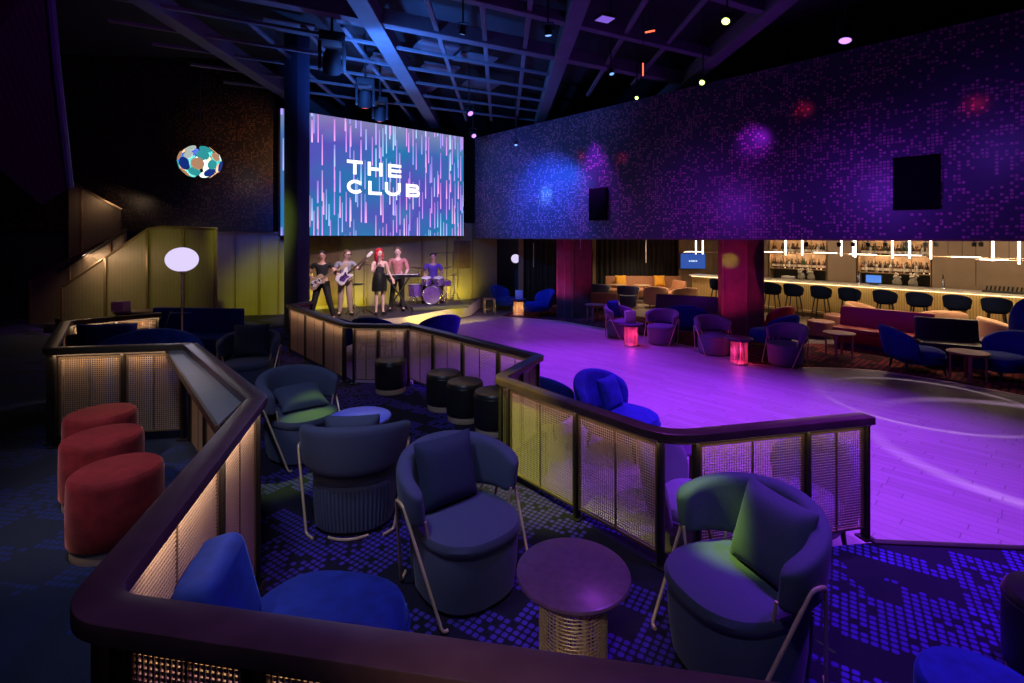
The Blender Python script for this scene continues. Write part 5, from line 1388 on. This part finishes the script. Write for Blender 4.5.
# drummer and kit on a low riser
dx, dy = PX(433, 16.05), 16.05
rs = MB().box((0, 0, 0.06), (1.75, 1.45, 0.12)).build('drum_riser', 'stage_top', None, (dx + 0.08, dy - 0.42, ZS), R(28), bevel=0.01); tag(rs, 'low dark riser under the drum kit', 'riser')
zr = ZS + 0.122
person('person in a violet shirt sitting behind the drum kit', dx, dy, zr, 8, pose(
    neck=(0, -0.02, 1.14), head=(0, -0.04, 1.285), chest=(0, 0, 0.96), belly=(0, 0.01, 0.79), hip=(0, 0.02, 0.64), sh_r=(-0.19, 0, 1.08), el_r=(-0.29, -0.05, 0.83), wr_r=(-0.22, -0.26, 0.80), sh_l=(0.19, 0, 1.08), el_l=(0.29, -0.06, 0.83), wr_l=(0.22, -0.26, 0.82),
    kn_r=(-0.24, -0.38, 0.52), an_r=(-0.24, -0.36, 0.09), kn_l=(0.24, -0.38, 0.52), an_l=(0.24, -0.36, 0.09)), hair='hair_dark', shirt='cloth_purple', sleeve=0.8, scale=1.08)
th = thing('drum_throne', 'black round stool under the person at the drums', 'stool', (dx, dy + 0.02, zr), 0)
MB().lathe([(0, 0.45), (0.16, 0.45), (0.18, 0.48), (0.17, 0.53), (0, 0.545)], 24).build('seat', 'black_leather', th); MB().tube([(0, 0, 0.12), (0, 0, 0.46)], 0.02, 8).build('pole', 'chrome', th)
for k in range(3): MB().tube([(0, 0, 0.2), (0.24 * math.cos(2.1 * k), 0.24 * math.sin(2.1 * k), 0.012)], 0.012, 6).build('leg', 'chrome', th)
def drum(name, label, x, y, z, r, dep, rot, legs=0, group=None):
    t = thing(name, label, 'drum', (x, y, z), 0, group)
    MB().lathe([(r * 0.97, -dep / 2), (r * 0.97, dep / 2)], 32, rot=rot).build('shell', 'drum_shell', t)
    for s in (-1, 1):
        MB().lathe([(0, s * dep / 2), (r * 0.98, s * dep / 2), (r * 0.98, s * (dep / 2 + 0.006)), (0, s * (dep / 2 + 0.006))], 32, rot=rot).build('drum_head', 'drum_head' if name != 'bass_drum' else ('drum_shell' if s > 0 else 'black'), t)
        MB().tube([rot @ Vector((r * math.cos(2 * PI * k / 32), r * math.sin(2 * PI * k / 32), s * dep / 2)) for k in range(32)], 0.011, 6, True).build('hoop', 'chrome', t)
    mb = MB()
    for k in range(6): a = 2 * PI * k / 6 + 0.3; mb.tube([rot @ Vector((r * 1.02 * math.cos(a), r * 1.02 * math.sin(a), -dep / 2)), rot @ Vector((r * 1.02 * math.cos(a), r * 1.02 * math.sin(a), dep / 2))], 0.007, 6)
    mb.build('lugs', 'chrome', t)
    for k in range(legs):
        a = 2 * PI * k / legs + 0.5; h = z - zr
        MB().tube([(r * 1.03 * math.cos(a), r * 1.03 * math.sin(a), 0.05), (r * 1.12 * math.cos(a), r * 1.12 * math.sin(a), -h + 0.008)], 0.010, 6).build('leg', 'chrome', t)
    return t
I3 = Matrix.Identity(3)
fx, fy = 0.10, -1.0                                     # direction the kit faces
kq = lambda a, b: (dx + a, dy + b)
drum('bass_drum', 'large violet bass drum lying on its side in the middle of the kit', dx + 0.10, dy - 0.70, zr + 0.29, 0.27, 0.38, Matrix.Rotation(R(90), 3, 'X'))
drum('rack_tom', 'violet tom over the left side of the bass drum', dx - 0.10, dy - 0.66, zr + 0.70, 0.15, 0.19, Matrix.Rotation(R(14), 3, 'X'), 3)
drum('rack_tom', 'violet tom over the right side of the bass drum', dx + 0.28, dy - 0.64, zr + 0.70, 0.16, 0.20, Matrix.Rotation(R(14), 3, 'X'), 3)
drum('floor_tom', 'violet floor tom at the left of the drum kit', dx - 0.46, dy - 0.55, zr + 0.40, 0.20, 0.36, I3, 3)
drum('snare_drum', 'shallow snare drum at the right of the person drumming', dx + 0.44, dy - 0.34, zr + 0.60, 0.17, 0.14, I3, 3)
def cymbal(label, x, y, z, r, tilt):
    t = thing('cymbal_stand', label, 'cymbal', (x, y, zr), 0); h = z - zr; rot = Matrix.Rotation(R(tilt), 3, 'Y')
    MB().lathe([(0, 0.028), (r * 0.2, 0.022), (r * 0.25, 0.006), (r, -0.012), (r, -0.015), (r * 0.25, 0.002), (0, 0.02)], 32, (0, 0, h), rot=rot).build('cymbal', 'cymbal', t)
    MB().tube([(0, 0, 0.2), (0, 0, h + 0.05)], 0.010, 8).build('pole', 'chrome', t)
    for k in range(3): MB().tube([(0, 0, 0.34), (0.22 * math.cos(2.094 * k + 0.4), 0.22 * math.sin(2.094 * k + 0.4), 0.01)], 0.009, 6).build('leg', 'chrome', t)
cymbal('cymbal tilted over the left of the drum kit', dx - 0.42, dy - 0.30, zr + 1.08, 0.24, 8)
cymbal('cymbal high at the right of the drum kit', dx + 0.52, dy - 0.62, zr + 1.10, 0.23, -14)
cymbal('low pair of hi-hat cymbals beside the snare drum', dx + 0.72, dy - 0.30, zr + 0.86, 0.17, 0)
def mic_stand(label, x, y, h, boom, bz, deg):
    t = thing('microphone_stand', label, 'microphone stand', (x, y, ZS), R(deg))
    MB().tube([(0, 0, 0.02), (0, 0, h)], 0.011, 8).build('pole', 'black', t)
    for k in range(3): MB().tube([(0, 0, 0.16), (0.26 * math.cos(2.094 * k), 0.26 * math.sin(2.094 * k), 0.012)], 0.010, 6).build('leg', 'black', t)
    MB().tube([(-boom * 0.25, 0, h - bz * 0.25), (boom, 0, h + bz)], 0.009, 8).build('boom_arm', 'black', t)
    MB().tube([(boom, 0, h + bz), (boom + 0.12, 0, h + bz - 0.02)], 0.018, 8).build('microphone', 'black', t)
mic_stand('tall microphone stand with a level boom behind the drum kit', dx + 0.62, dy + 0.14, 1.66, -0.62, -0.02, 6)
mic_stand('microphone stand between the bass player and the red haired person', PX(364, 14.2), 14.2, 1.40, 0.34, -0.06, -6)
tr2 = thing('tripod_table', 'black tripod stand with a small tray behind the bass neck', 'stand', (PX(354, 14.3), 14.3, ZS), 0)
MB().tube([(0, 0, 0.1), (0, 0, 1.35)], 0.014, 8).build('pole', 'black', tr2); MB().box((0.06, 0, 0.82), (0.36, 0.28, 0.03)).build('tray', 'black', tr2, bevel=0.004)
for k in range(3): MB().tube([(0, 0, 0.25), (0.3 * math.cos(2.094 * k), 0.3 * math.sin(2.094 * k), 0.012)], 0.012, 6).build('leg', 'black', tr2)
for px, y, lb in [(317, 12.7, 'black pedal board on the stage floor below the guitarist'), (368, 12.95, 'black wedge on the stage floor before the red haired person')]:
    t = thing('pedal_board', lb, 'pedal board', (PX(px, y), y, ZS), R(10))
    MB().add([(-0.25, -0.15, 0), (0.25, -0.15, 0), (0.25, 0.15, 0), (-0.25, 0.15, 0), (-0.25, -0.15, 0.04), (0.25, -0.15, 0.04), (0.25, 0.15, 0.12), (-0.25, 0.15, 0.12)], [(0, 3, 2, 1), (4, 5, 6, 7), (0, 1, 5, 4), (1, 2, 6, 5), (2, 3, 7, 6), (3, 0, 4, 7)]).build('case', 'black', t, bevel=0.006)
    for k in range(3): MB().lathe([(0, 0), (0.018, 0), (0.015, 0.02), (0, 0.022)], 10, (-0.14 + 0.14 * k, -0.04, 0.065)).build('switch', 'chrome', t)

# ------------------------------------------------------------------ wall and ceiling fittings
def wall_speaker(pxa, pxb, pya, pyb, label):
    k = ((pxa + pxb) / 2 - CX) / F; t = (k * RW0.y - RW0.x) / (RWd.x - k * RWd.y); y = RW0.y + RWd.y * t
    a = Vector(ray_line(pxa, RW0, RWd)); b = Vector(ray_line(pxb, RW0, RWd)); w = (b - a).length; z1, z0 = PZ(pya, y), PZ(pyb, y)
    s = thing('wall_speaker', label, 'speaker', (a.x, a.y, z0), math.atan2(RWd.y, RWd.x))
    MB().box((w / 2, -0.03, (z1 - z0) / 2), (w, 0.06, z1 - z0)).build('cabinet', 'speaker_black', s, bevel=0.012); MB().box((w / 2, -0.064, (z1 - z0) / 2), (w * 0.93, 0.012, (z1 - z0) * 0.95)).build('grille', 'speaker_black', s, bevel=0.004)
wall_speaker(590, 608, 188, 220.5, 'small black speaker on the blue part of the studded wall'); wall_speaker(893.5, 941, 156, 209.5, 'large black speaker on the purple part of the studded wall')

def stage_light(px, py, zf, lens, label, target=None, sc=1.0, name='stage_light'):
    x, y = P(px, py, zf)
    t = thing(name, label, 'stage light', (x, y, zf), 0)
    d = (Vector(target) - Vector((x, y, zf))).normalized() if target else Vector((-0.1, -0.5, -0.85)).normalized()
    rot = d.to_track_quat('-Z', 'Y').to_matrix()
    MB().lathe([(0, 0.10 * sc), (0.07 * sc, 0.10 * sc), (0.085 * sc, 0.06 * sc), (0.085 * sc, -0.09 * sc), (0.092 * sc, -0.10 * sc), (0.092 * sc, -0.12 * sc), (0, -0.10 * sc)], 24, rot=rot).build('head', 'black', t)
    MB().lathe([(0, -0.118 * sc), (0.075 * sc, -0.118 * sc), (0.06 * sc, -0.13 * sc), (0, -0.135 * sc)], 20, rot=rot).build('lens', lens, t)
    MB().tube([(-0.12 * sc, 0, 0), (-0.12 * sc, 0, 0.17 * sc), (0.12 * sc, 0, 0.17 * sc), (0.12 * sc, 0, 0)], 0.014 * sc, 6).build('yoke', 'black', t)
    MB().tube([(0, 0, 0.17 * sc), (0, 0, 7.2 - zf)], 0.014, 8).build('stem', 'black', t)
    return (x, y, zf), rot @ Vector((0, 0, -0.2 * sc))
def moving_head(px, py, zf, label, lens='lens_red', sc=1.0):
    x, y = P(px, py, zf); t = thing('moving_head_light', label, 'stage light', (x, y, zf), R(20))
    MB().box((0, 0, 0.34 * sc), (0.36 * sc, 0.30 * sc, 0.14 * sc)).build('base', 'near_black', t, bevel=0.02)
    for s in (-1, 1): MB().box((s * 0.17 * sc, 0, 0.08 * sc), (0.05 * sc, 0.14 * sc, 0.42 * sc)).build('yoke_arm', 'near_black', t, bevel=0.015)
    rot = Matrix.Rotation(R(25), 3, 'X')
    MB().lathe([(0, 0.18), (0.08, 0.18), (0.125, 0.10), (0.135, -0.10), (0.12, -0.17), (0, -0.17)], 24, rot=rot @ Matrix.Scale(sc, 3)).build('head', 'near_black', t)
    MB().lathe([(0, -0.165), (0.08, -0.168), (0.07, -0.185), (0, -0.19)], 20, rot=rot @ Matrix.Scale(sc, 3)).build('lens', lens, t)
    MB().tube([(0, 0, 0.4 * sc), (0, 0, 7.2 - zf)], 0.025, 8).build('clamp', 'near_black', t)
DF = (3.0, 7.5, 0)
stage_light(846, 33, 5.75, 'lens_purple', 'bright purple stage light above the right wall', (4.0, 7.0, 0), 1.15)
stage_light(469, 111, 5.75, 'lens_purple', 'bright purple stage light, upper one of the two by the screen corner', (2.0, 8.5, 0), 0.95)
stage_light(473, 134, 5.72, 'lens_purple', 'purple stage light, lower one of the two by the screen corner', (1.5, 10, 0), 0.95)
stage_light(727, 18, 5.8, 'lens_green', 'lime stage light high in front of the right wall', (0.5, 4.5, 0.9), 0.75)
stage_light(703, 81, 5.7, 'lens_green', 'small lime stage light at the top edge of the right wall', (0, 5, 0.9), 0.7)
stage_light(637, 97, 5.7, 'lens_green', 'faint lime stage light right of the ceiling centre', (0, 5, 0.9), 0.5)
stage_light(611, 71, 5.8, 'lens_blue', 'faint blue stage light near the middle of the ceiling', (3, 8, 0), 0.6)
stage_light(548, 30, 5.8, 'lens_blue', 'dark stage light with a dim blue lens left of the second ceiling beam', (1, 9, 0), 0.7)
stage_light(463, 29, 5.8, 'lens_blue', 'dark stage light with a dim blue lens above the screen corner', (-2, 11, 0), 0.6)
stage_light(516, 143, 5.2, 'lens_blue', 'small stage light at the blue end of the studded wall', (0, 12, 0), 0.6)
moving_head(332, 62, 5.75, 'black moving head light beside the navy column', 'near_black', 1.25)
moving_head(365, 99, 5.7, 'black moving head light above the left part of the screen', 'lens_red', 1.1)
moving_head(380, 114, 5.65, 'black moving head light with a glowing orange lens just above the screen', 'lens_red', 1.0)
# violet ceiling panel and orange tube lights
x, y = P(605, 19, 6.3)
o = thing('ceiling_panel_light', 'small violet panel light on the ceiling right of the second beam', 'panel light', (x, y, 6.3), R(25))
MB().box((0, 0, 0.02), (0.30, 0.26, 0.05)).build('housing', 'black', o, bevel=0.006); MB().box((0, 0, -0.008), (0.26, 0.22, 0.01)).build('diffuser', emis('violet_panel', (0.25, 0.12, 0.75), 0.9), o)
for (px, py, dx_, lb) in [(650, 33, 0.16, 'short orange glowing tube lying below the ceiling'), (643, 63, 0.0, 'thin orange pendant tube hanging below the ceiling')]:
    x, y = P(px, py, 5.9); t = thing('tube_light', lb, 'tube light', (x, y, 5.9), R(30))
    if dx_: MB().tube([(-dx_ / 1.6, 0, -0.01), (dx_ / 1.6, 0, 0.06)], 0.014, 8).build('tube', 'lens_red', t)
    else: MB().tube([(0, 0, -0.25), (0, 0, 0.0)], 0.012, 8).build('tube', 'lens_red', t)
    MB().tube([(0, 0, 0.0), (0, 0, 7.2 - 5.9)], 0.007, 6).build('rod', 'black', t)
# the disc pendant
py_ = 11.9
dp = thing('disc_pendant', 'cluster pendant of coloured glass discs glowing over the stairs', 'pendant light', (PX(200, py_), py_, PZ(162, py_)), 0)
r3 = random.Random(11); mats = ['disc_teal', 'disc_blue', 'disc_amber', 'disc_clear', 'disc_teal', 'disc_amber']
k = 0
for lat, cnt in ((-46, 6), (-14, 9), (17, 9), (48, 6)):
    for i in range(cnt):
        a = 2 * PI * i / cnt + lat * 0.03; el = R(lat); d = Vector((math.cos(a) * math.cos(el), math.sin(a) * math.cos(el), math.sin(el)))
        rot = d.to_track_quat('Z', 'Y').to_matrix(); c = Vector((d.x * 0.44, d.y * 0.44, d.z * 0.36))
        rr = r3.uniform(0.10, 0.15)
        MB().lathe([(0, -0.006), (rr, -0.006), (rr + 0.003, 0), (rr, 0.006), (0, 0.006)], 24, tuple(c), rot=rot).build('glass_disc', mats[k % 6], dp); k += 1
MB().ball((0, 0, 0), 0.13, 16, 12).build('bulb', emis('pendant_bulb', (0.95, 0.92, 0.78), 14.0), dp)
MB().tube([(0, 0, 0.13), (0, 0, 7.2 - PZ(162, py_))], 0.012, 8).build('cord', 'black', dp)

# ------------------------------------------------------------------ lights
W = bpy.data.worlds.new('world'); SC.world = W; W.use_nodes = True
W.node_tree.nodes['Background'].inputs['Color'].default_value = (0.10, 0.10, 0.45, 1); W.node_tree.nodes['Background'].inputs['Strength'].default_value = 0.006

def spot(name, loc, target, energy, col, ang, blend=0.5, size=0.08, **k):
    o = light('SPOT', name, loc, energy, col, target, spot_size=R(ang), spot_blend=blend, shadow_soft_size=size, **k); return o
PURP = (0.25, 0.03, 1.0)
spot('purple_flood', (4.6, 7.6, 5.7), (3.6, 6.6, 0), 3600, PURP, 70, 0.9, 0.1)
spot('purple_flood', (0.6, 10.5, 5.7), (1.2, 9.2, 0), 3800, PURP, 70, 0.9, 0.1)
spot('purple_flood', (2.4, 4.0, 5.9), (3.4, 5.2, 0), 2000, (0.32, 0.05, 1.0), 62, 0.9, 0.1)
spot('purple_flood', (2.0, 13.5, 5.6), (1.0, 12.4, 0), 1500, (0.30, 0.03, 1.0), 80, 0.9, 0.1)
spot('violet_wash_carpet', (3.4, 2.2, 5.9), (3.3, 2.55, 0.4), 1400, (0.24, 0.04, 1.0), 58, 0.8, 0.1)
# soft house light on the lounge furniture
spot('house_light', (-0.3, 0.2, 6.0), (0.1, 3.0, 0.6), 170, (0.55, 0.60, 1.0), 58, 0.8, 0.25)
spot('house_light', (-1.6, 1.6, 6.0), (-1.6, 4.4, 0.5), 340, (0.50, 0.62, 1.0), 58, 0.8, 0.25)
spot('house_light', (-3.6, 1.0, 5.5), (-2.75, 3.5, 1.0), 420, (1.0, 0.80, 0.76), 24, 0.8, 0.2)
spot('house_light', (-2.0, 4.6, 6.0), (-1.34, 4.46, 0.9), 3200, (0.08, 0.30, 1.0), 9, 0.6, 0.1)
spot('violet_wash', (2.2, 3.6, 5.9), (0.1, 1.9, 0.9), 420, (0.34, 0.05, 1.0), 46, 0.8, 0.1)
spot('violet_wash', (1.6, 5.6, 5.9), (1.6, 3.2, 1.2), 300, (0.45, 0.06, 0.9), 36, 0.8, 0.1)
spot('house_light', (-0.7, -0.9, 3.6), (0.29, 2.4, 0.62), 150, (1.0, 0.82, 0.62), 16, 0.9, 0.1)
# lime accents
LIME = (0.55, 1.0, 0.05)
spot('lime_accent', (-1.4, 3.6, 5.9), (1.10, 2.70, 1.04), 2600, LIME, 4.6, 0.9, 0.05)
spot('lime_accent', (-2.6, 3.9, 5.9), (0.0, 4.20, 0.80), 2600, (0.72, 0.9, 0.05), 14, 0.9, 0.05)
spot('lime_accent', (-1.0, 7.8, 5.8), (-1.84, 4.66, 0.9), 1800, LIME, 6, 0.9, 0.05)
spot('lime_accent', (-4.6, 7.5, 5.5), (-6.3, 13.4, 0.9), 2200, (0.75, 0.85, 0.04), 26, 0.9, 0.1)
spot('lime_accent', (-6.6, 7.0, 5.2), (-8.0, 11.0, 1.5), 500, (0.75, 0.85, 0.04), 34, 0.9, 0.1)
# ring gobos: thin circles of light thrown on the dance floor
def ring_spot(target, h, rad, wid, energy, col):
    o = spot('ring_gobo_spot', (target[0], target[1] + 0.01, h), (target[0], target[1], 0), energy, col, 2 * math.degrees(math.atan(rad * 1.5 / h)), 0.1, 0.01)
    l = o.data; l.use_nodes = True; nt = l.node_tree; N = NT(nt); em = nt.nodes['Emission']
    x, y, z = N.xyz(N.n('TexCoord').outputs['Normal'])
    r = N.m('DIVIDE', N.m('SQRT', N.m('ADD', N.m('MULTIPLY', x, x), N.m('MULTIPLY', y, y))), N.m('ABSOLUTE', z))
    f = N.m('SUBTRACT', 1.0, N.m('MINIMUM', 1.0, N.m('DIVIDE', N.m('ABSOLUTE', N.m('SUBTRACT', r, rad / h)), wid / h)))
    a = N.m('ARCTAN2', y, x); f = N.m('MULTIPLY', f, N.m('ADD', 0.55, N.m('MULTIPLY', N.m('SINE', N.m('MULTIPLY', a, 2.0)), 0.45)))
    nt.links.new(f, em.inputs['Strength'])
ring_spot(P(925, 402, 0), 5.5, 1.35, 0.07, 1300, (0.8, 0.62, 1.0))
ring_spot(P(1075, 455, 0), 5.5, 2.0, 0.16, 1500, (0.7, 0.5, 1.0))
ring_spot(P(745, 345, 0), 5.5, 1.9, 0.06, 3200, (0.8, 0.65, 1.0))
# stage
spot('stage_front', (-1.5, 9.5, 5.7), (-3.6, 13.7, 1.4), 2000, (1.0, 0.72, 0.85), 42, 0.8, 0.1)
spot('stage_violet', (1.0, 12.2, 5.6), (-2.2, 15.4, 0.8), 900, (0.42, 0.22, 1.0), 40, 0.8, 0.1)
for t, e in ((0.10, 90), (0.30, 80), (0.52, 60), (0.74, 90), (0.90, 90)):
    p = W0.lerp(W1, t); n = Vector((0.505, -0.863))
    q = p + n * 1.0
    spot('stage_wall_uplight', (q.x, q.y, 0.5), (p.x, p.y, 0.9), e, (0.95, 0.85, 0.05), 100, 0.9, 0.1)
light('AREA', 'stage_edge_led', ((e1.x + e2.x) / 2 + 0.4, (e1.y + e2.y) / 2 - 0.45, 0.35), 14, (0.95, 0.85, 0.1), ((e1.x + e2.x) / 2, (e1.y + e2.y) / 2, 0.2), shape='RECTANGLE', size=2.6, size_y=0.1)
# ceiling blue wash from the rig near the screen
spot('ceiling_blue', (-2.6, 8.6, 5.0), (-2.0, 13.2, 6.6), 1300, (0.05, 0.22, 1.0), 105, 0.8, 0.1)
spot('ceiling_blue', (-3.6, 12.8, 4.2), (-3.0, 11.0, 6.6), 420, (0.05, 0.22, 1.0), 110, 0.8, 0.1)
spot('ceiling_violet', (1.8, 7.6, 4.6), (2.2, 10.4, 6.6), 6, (0.22, 0.08, 1.0), 110, 0.9, 0.1)
# washes on the studded wall
def wall_wash(px, py, off, e, col, ang, up=0.0):
    k = (px - CX) / F; t = (k * RW0.y - RW0.x) / (RWd.x - k * RWd.y); p = RW0 + RWd * t; z = PZ(py, p.y)
    n = Vector((-1.0, -0.904)).normalized(); q = p + n * off
    spot('wall_wash', (q.x, q.y, min(5.9, z + up)), (p.x, p.y, z), e, col, ang, 0.95, 0.06)
wall_wash(545, 205, 1.8, 1000, (0.02, 0.10, 1.0), 100, 1.2)
wall_wash(545, 195, 0.5, 55, (0.10, 0.45, 1.0), 70, 0.2)
wall_wash(515, 185, 2.4, 200, (0.02, 0.08, 1.0), 100, 0.4)
wall_wash(752, 142, 0.7, 30, (0.42, 0.02, 1.0), 70, 0.2)  # added lamp close to the wall, stands in for a reflected violet glow
wall_wash(700, 225, 2.2, 130, (0.28, 0.02, 0.9), 110, 0.5)
wall_wash(860, 215, 2.0, 110, (0.22, 0.03, 0.9), 115, 0.5)
wall_wash(990, 170, 2.0, 50, (0.20, 0.05, 0.9), 115, 0.5)
for px, py in ((580, 156), (620, 158), (803, 109), (975, 104)): wall_wash(px, py, 0.30, 1.6, (1.0, 0.02, 0.10), 80, 0.05)  # small added red lamps stand in for reflections in the glossy wall
# bar and back lounge
for s in (0.5, 3.0, 5.5, 8.0):
    x, y = bar_pt(s, 0.9); light('AREA', 'bar_light', (x, y, 2.95), 24, (1.0, 0.72, 0.44), (x, y, 0), shape='RECTANGLE', size=2.2, size_y=0.6)
for s in (-0.5, 2.5, 5.5, 8.5):
    x, y = bar_pt(s, -0.45); light('AREA', 'bar_front_led', (x, y, 1.15), 9, (1.0, 0.72, 0.30), (*bar_pt(s, 0.1), 0.5), shape='RECTANGLE', size=2.8, size_y=0.05)
for (px, y, e) in ((640, 19.2, 50), (690, 18.0, 45), (870, 12.6, 36), (960, 11.6, 40), (1010, 10.6, 26), (800, 14.2, 26)):
    x = PX(px, y); light('AREA', 'lounge_downlight', (x, y, 2.95), e, (1.0, 0.72, 0.46), (x, y, 0), shape='DISK', size=0.7, spread=R(115))
for px0, px1 in ((769, 826.5), (857.5, 931)):
    a, b = bar_s(px0, BW), bar_s(px1, BW); 
    for z in (1.86, 2.6):
        p = bar_pt((a + b) / 2, BW + 0.05); q = bar_pt((a + b) / 2, BW + 0.4)
        o = light('AREA', 'shelf_glow', (p[0], p[1], z), 6 * (b - a), (1.0, 0.66, 0.36), (q[0], q[1], z - 0.35), shape='RECTANGLE', size=(b - a) * 0.95, size_y=0.03)
# coves along the gallery soffit (warm line) and pink light on the square columns
light('SPOT', 'pink_column', (3.6, 11.0, 0.3), 420, (1.0, 0.03, 0.42), (PX(733, 12.3), 12.3, 1.6), spot_size=R(50), spot_blend=0.8)
light('SPOT', 'pink_column', (0.6, 14.4, 0.25), 160, (1.0, 0.05, 0.5), (PX(571, 16), 16, 1.5), spot_size=R(50), spot_blend=0.8)
spot('lime_accent', (3.2, 9.0, 2.42), (PX(730, 12.2), 12.2, 1.95), 900, (0.75, 0.95, 0.03), 6, 0.6, 0.05)
for (px, y, col, e) in ((631, 11.75, (1.0, 0.05, 0.45), 3.0), (739, 10.05, (1.0, 0.05, 0.40), 3.0), (518.5, 16.3, (1.0, 0.62, 0.30), 3.0)):
    light('POINT', 'table_lamp', (PX(px, y), y, 0.24), e * 2.2, col, None, shadow_soft_size=0.05)
light('POINT', 'lamp_globe_light', (PX(182, gy), gy - 0.02, ZL + zt), 10, (0.85, 0.78, 1.0), None, shadow_soft_size=0.22)
light('POINT', 'pendant_bulb_light', (PX(200, py_), py_, PZ(162, py_)), 30, (1.0, 0.9, 0.75), None, shadow_soft_size=0.14)
light('SPOT', 'city_reflection_wash', (-6.0, 11.6, 3.2), 130, (0.03, 0.10, 1.0), (-6.9, 13.3, 3.0), spot_size=R(90), spot_blend=0.9)
spot('bulkhead_violet', (-1.5, 3.0, 4.6), (-5.2, 6.2, 4.2), 220, (0.5, 0.03, 0.8), 60, 0.9, 0.1)
light('SPOT', 'amber_wall_wash', (-6.0, 11.5, 4.6), 110, (1.0, 0.42, 0.15), (-6.8, 13.3, 4.6), spot_size=R(90), spot_blend=0.9)
# LED strips below the handrails
WARM = (1.0, 0.68, 0.42)
seg_light(G[0], G[1], Z_G - 0.062, -1, 0.35, WARM)
seg_light((-1.19, 1.6), G[2], Z_G - 0.062, -1, 1.6, (1.0, 0.74, 0.54), 0.05)
seg_light(G[2], G[3], Z_G - 0.062, 1, 1.6, WARM, 0.05)
seg_light(G[3], G[4], Z_G - 0.062, 1, 1.6, WARM, 0.06)
seg_light(G[5], G[6], Z_G - 0.062, -1, 2.6, WARM, 0.06)
seg_light(r1[1], r1[2], 1.215, -1, 1.2, WARM, 0.07)
seg_light(r1[2], r1[3], 1.215, -1, 1.0, WARM, 0.07)
seg_light(r2[0], r2[1], 1.215, -1, 0.5, WARM, 0.07)
seg_light(r2[2], r2[3], 1.215, -1, 0.7, WARM, 0.07)
seg_light(r2[3], r2[4], 1.215, -1, 0.5, WARM, 0.07)
for y in (10.85, 12.05): light('AREA', 'stair_led', (PX(90, y), y - 0.25, PZ(255, y)), 16, WARM, (PX(110, y), y + 0.05, PZ(285, y)), shape='RECTANGLE', size=1.6, size_y=0.05)
light('AREA', 'stair_led', (PX(100, 12.3), 12.3, PZ(196, 12.3)), 4, WARM, (PX(100, 12.5), 12.5, PZ(215, 12.5)), shape='RECTANGLE', size=1.0, size_y=0.05)

# ------------------------------------------------------------------ camera and view
cam = bpy.data.cameras.new('camera'); co = bpy.data.objects.new('camera', cam); COL.objects.link(co)
co.location = (0, 0, CZ); co.rotation_euler = (R(90), 0, 0)
cam.sensor_width = 36; cam.sensor_fit = 'HORIZONTAL'; cam.lens = F / 1024 * 36; cam.shift_y = -(341.5 - HZ) / 1024; cam.clip_start = 0.05
SC.camera = co
v = SC.view_settings; v.view_transform = 'Standard'; v.look = 'None'; v.gamma = 1.0; v.exposure = 0.0; v.use_curve_mapping = False
try: SC.cycles.use_denoising = True
except Exception: pass
